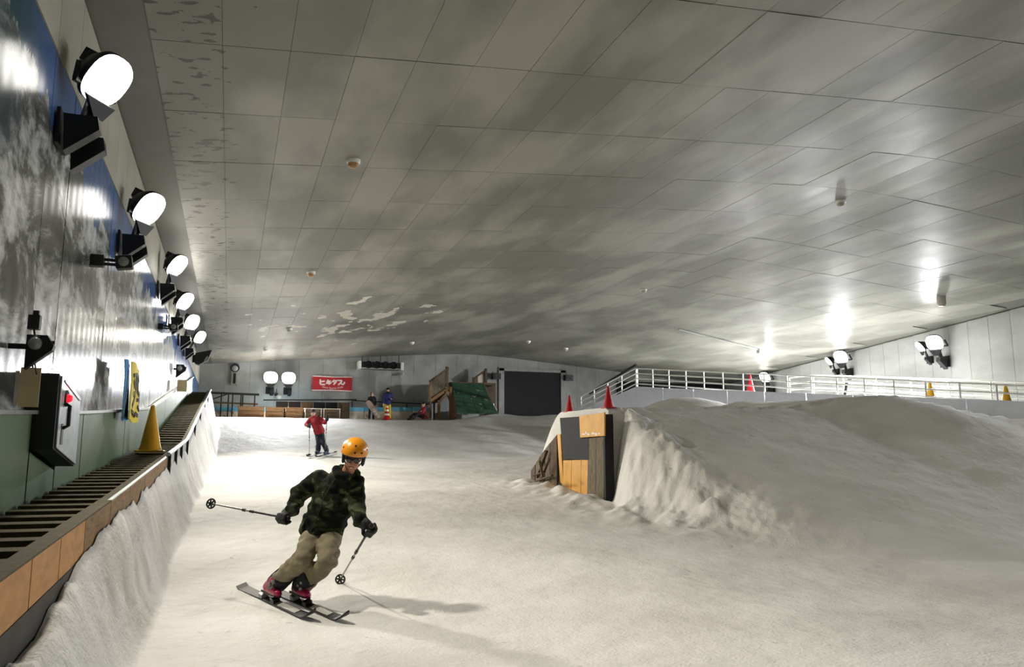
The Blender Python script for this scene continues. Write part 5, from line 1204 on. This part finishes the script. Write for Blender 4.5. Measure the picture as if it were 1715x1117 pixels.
t, fr, hf, jk = person(V((c.x, YP + .1, bz)), 'person in a black hooded top and black trousers holding a snowboard', J, k, dict(skin='skin_far', jacket='hoodie_black', pants='pants_black'), .024, True, hood=True, feet_dir=V((0, -1, 0)), hem=.05)
boots(t, J, V((0, -1, 0)), k); hand(t, J['ha_l'], J['wr_l'], k, 'glove'); hand(t, J['ha_r'], J['wr_r'], k, 'glove')
b = Blob(hf); b.ell(J['head'] - hf[2] * .02 - hf[1] * .055, (.058, .055, .085), hf, 3); b.build('face', 'skin_far', t, .012, 1)
for sx in (-1, 1):
    b = Blob(hf); b.ell(J['head'] + hf[0] * sx * .026 + hf[2] * .012 - hf[1] * .104, (.013, .008, .008), hf); b.build('eye', 'hair', t, .004, 1)
# snowboard leaning across
s0, s1 = atY(615, 671.5, YP - .25), atY(637, 700, YP - .5); s1.z = max(s1.z, hz(s1.x, s1.y) + .05); s1.z = hz(s1.x, s1.y) + .02
d = (s1 - s0).normalized(); L_ = (s1 - s0).length; nn = V((0, -1, .1)); x = d.cross(nn).normalized(); nn = x.cross(d)
t = thing('snowboard', s1, 'grey-brown snowboard with pale lettering leaning against the black hooded person', 'snowboard'); p = MB(); out = []
n = 30
for i in range(n):
    a = 2 * math.pi * i / n; e = 5; u = math.copysign(abs(math.cos(a)) ** (2 / e), math.cos(a)) * .5 + .5; w = math.copysign(abs(math.sin(a)) ** (2 / 2.6), math.sin(a)) * .15; out.append(s0 + d * (L_ * u) + x * w * (1 - .2 * (1 - abs(2 * u - 1))))
p.prism(out, nn * .02); p.build('deck', 'board_top', t)
sgn = -1 if nn.y > 0 else 1
cc = s0 + d * L_ * .66 + nn * (.03 if nn.y < 0 else -.012)
p = MB()
for i in range(7):
    o_ = s0 + d * L_ * (.45 + .07 * i) + (nn * .021 if nn.y < 0 else nn * -.006); p.prism([o_ - x * .07, o_ - x * .07 + d * .06, o_ + x * .07 + d * (.075 if i % 2 else .03), o_ + x * .07], nn * .005)
p.build('lettering', 'board_print', t)
# crouching person in red, seen from the side, with a dark bag in front
c = atY(709, 699, YP); bz = hz(c.x, YP); B = V((c.x, YP, bz)); f = V((-1, -.25, 0)).normalized(); l_ = V((.25, -1, 0)).normalized(); u = V((0, 0, 1))
P_ = lambda s_, f_, z: B + l_ * s_ + f * f_ + u * z
zt = atY(709, 673, YP).z - bz
J = dict(head=P_(0, .0, zt - .13), neck=P_(0, .02, zt - .30), chest=P_(0, .03, zt - .45), waist=P_(0, 0, zt - .64), hip=P_(0, -.05, zt - .8 if zt > .95 else .18), sh_l=P_(.17, .02, zt - .35), sh_r=P_(-.17, .02, zt - .35),
         el_l=P_(.22, .14, zt - .55), el_r=P_(-.22, .14, zt - .55), wr_l=P_(.15, .32, zt - .62), wr_r=P_(-.15, .32, zt - .62), ha_l=P_(.13, .38, zt - .64), ha_r=P_(-.13, .38, zt - .64),
         hp_l=P_(.09, -.03, .2), hp_r=P_(-.09, -.03, .2), kn_l=P_(.16, .38, .32), kn_r=P_(-.16, .38, .32), an_l=P_(.14, .62, .1), an_r=P_(-.14, .62, .1))
J['head_frame'] = frame(l_, u)
t, fr, hf, jk = person(B, 'person in a red and white jacket sitting on the snow beside the timber stair', J, .95, dict(skin='skin_far', jacket='coat_red', pants='pants_black'), .024, True, feet_dir=f)
hat(t, J, .95, 'hoodie_black'); boots(t, J, f, .95); hand(t, J['ha_l'], J['wr_l'], .95, 'glove'); hand(t, J['ha_r'], J['wr_r'], .95, 'glove')
b = Blob(fr); b.ell(J['chest'], (.2, .156, .05)); b.build('white_band', 'cone_white', t, .02, 2)
b = Blob(fr); b.ell(J['neck'] + u * .03, (.11, .1, .05)); b.build('scarf', 'cone_white', t, .016, 2)
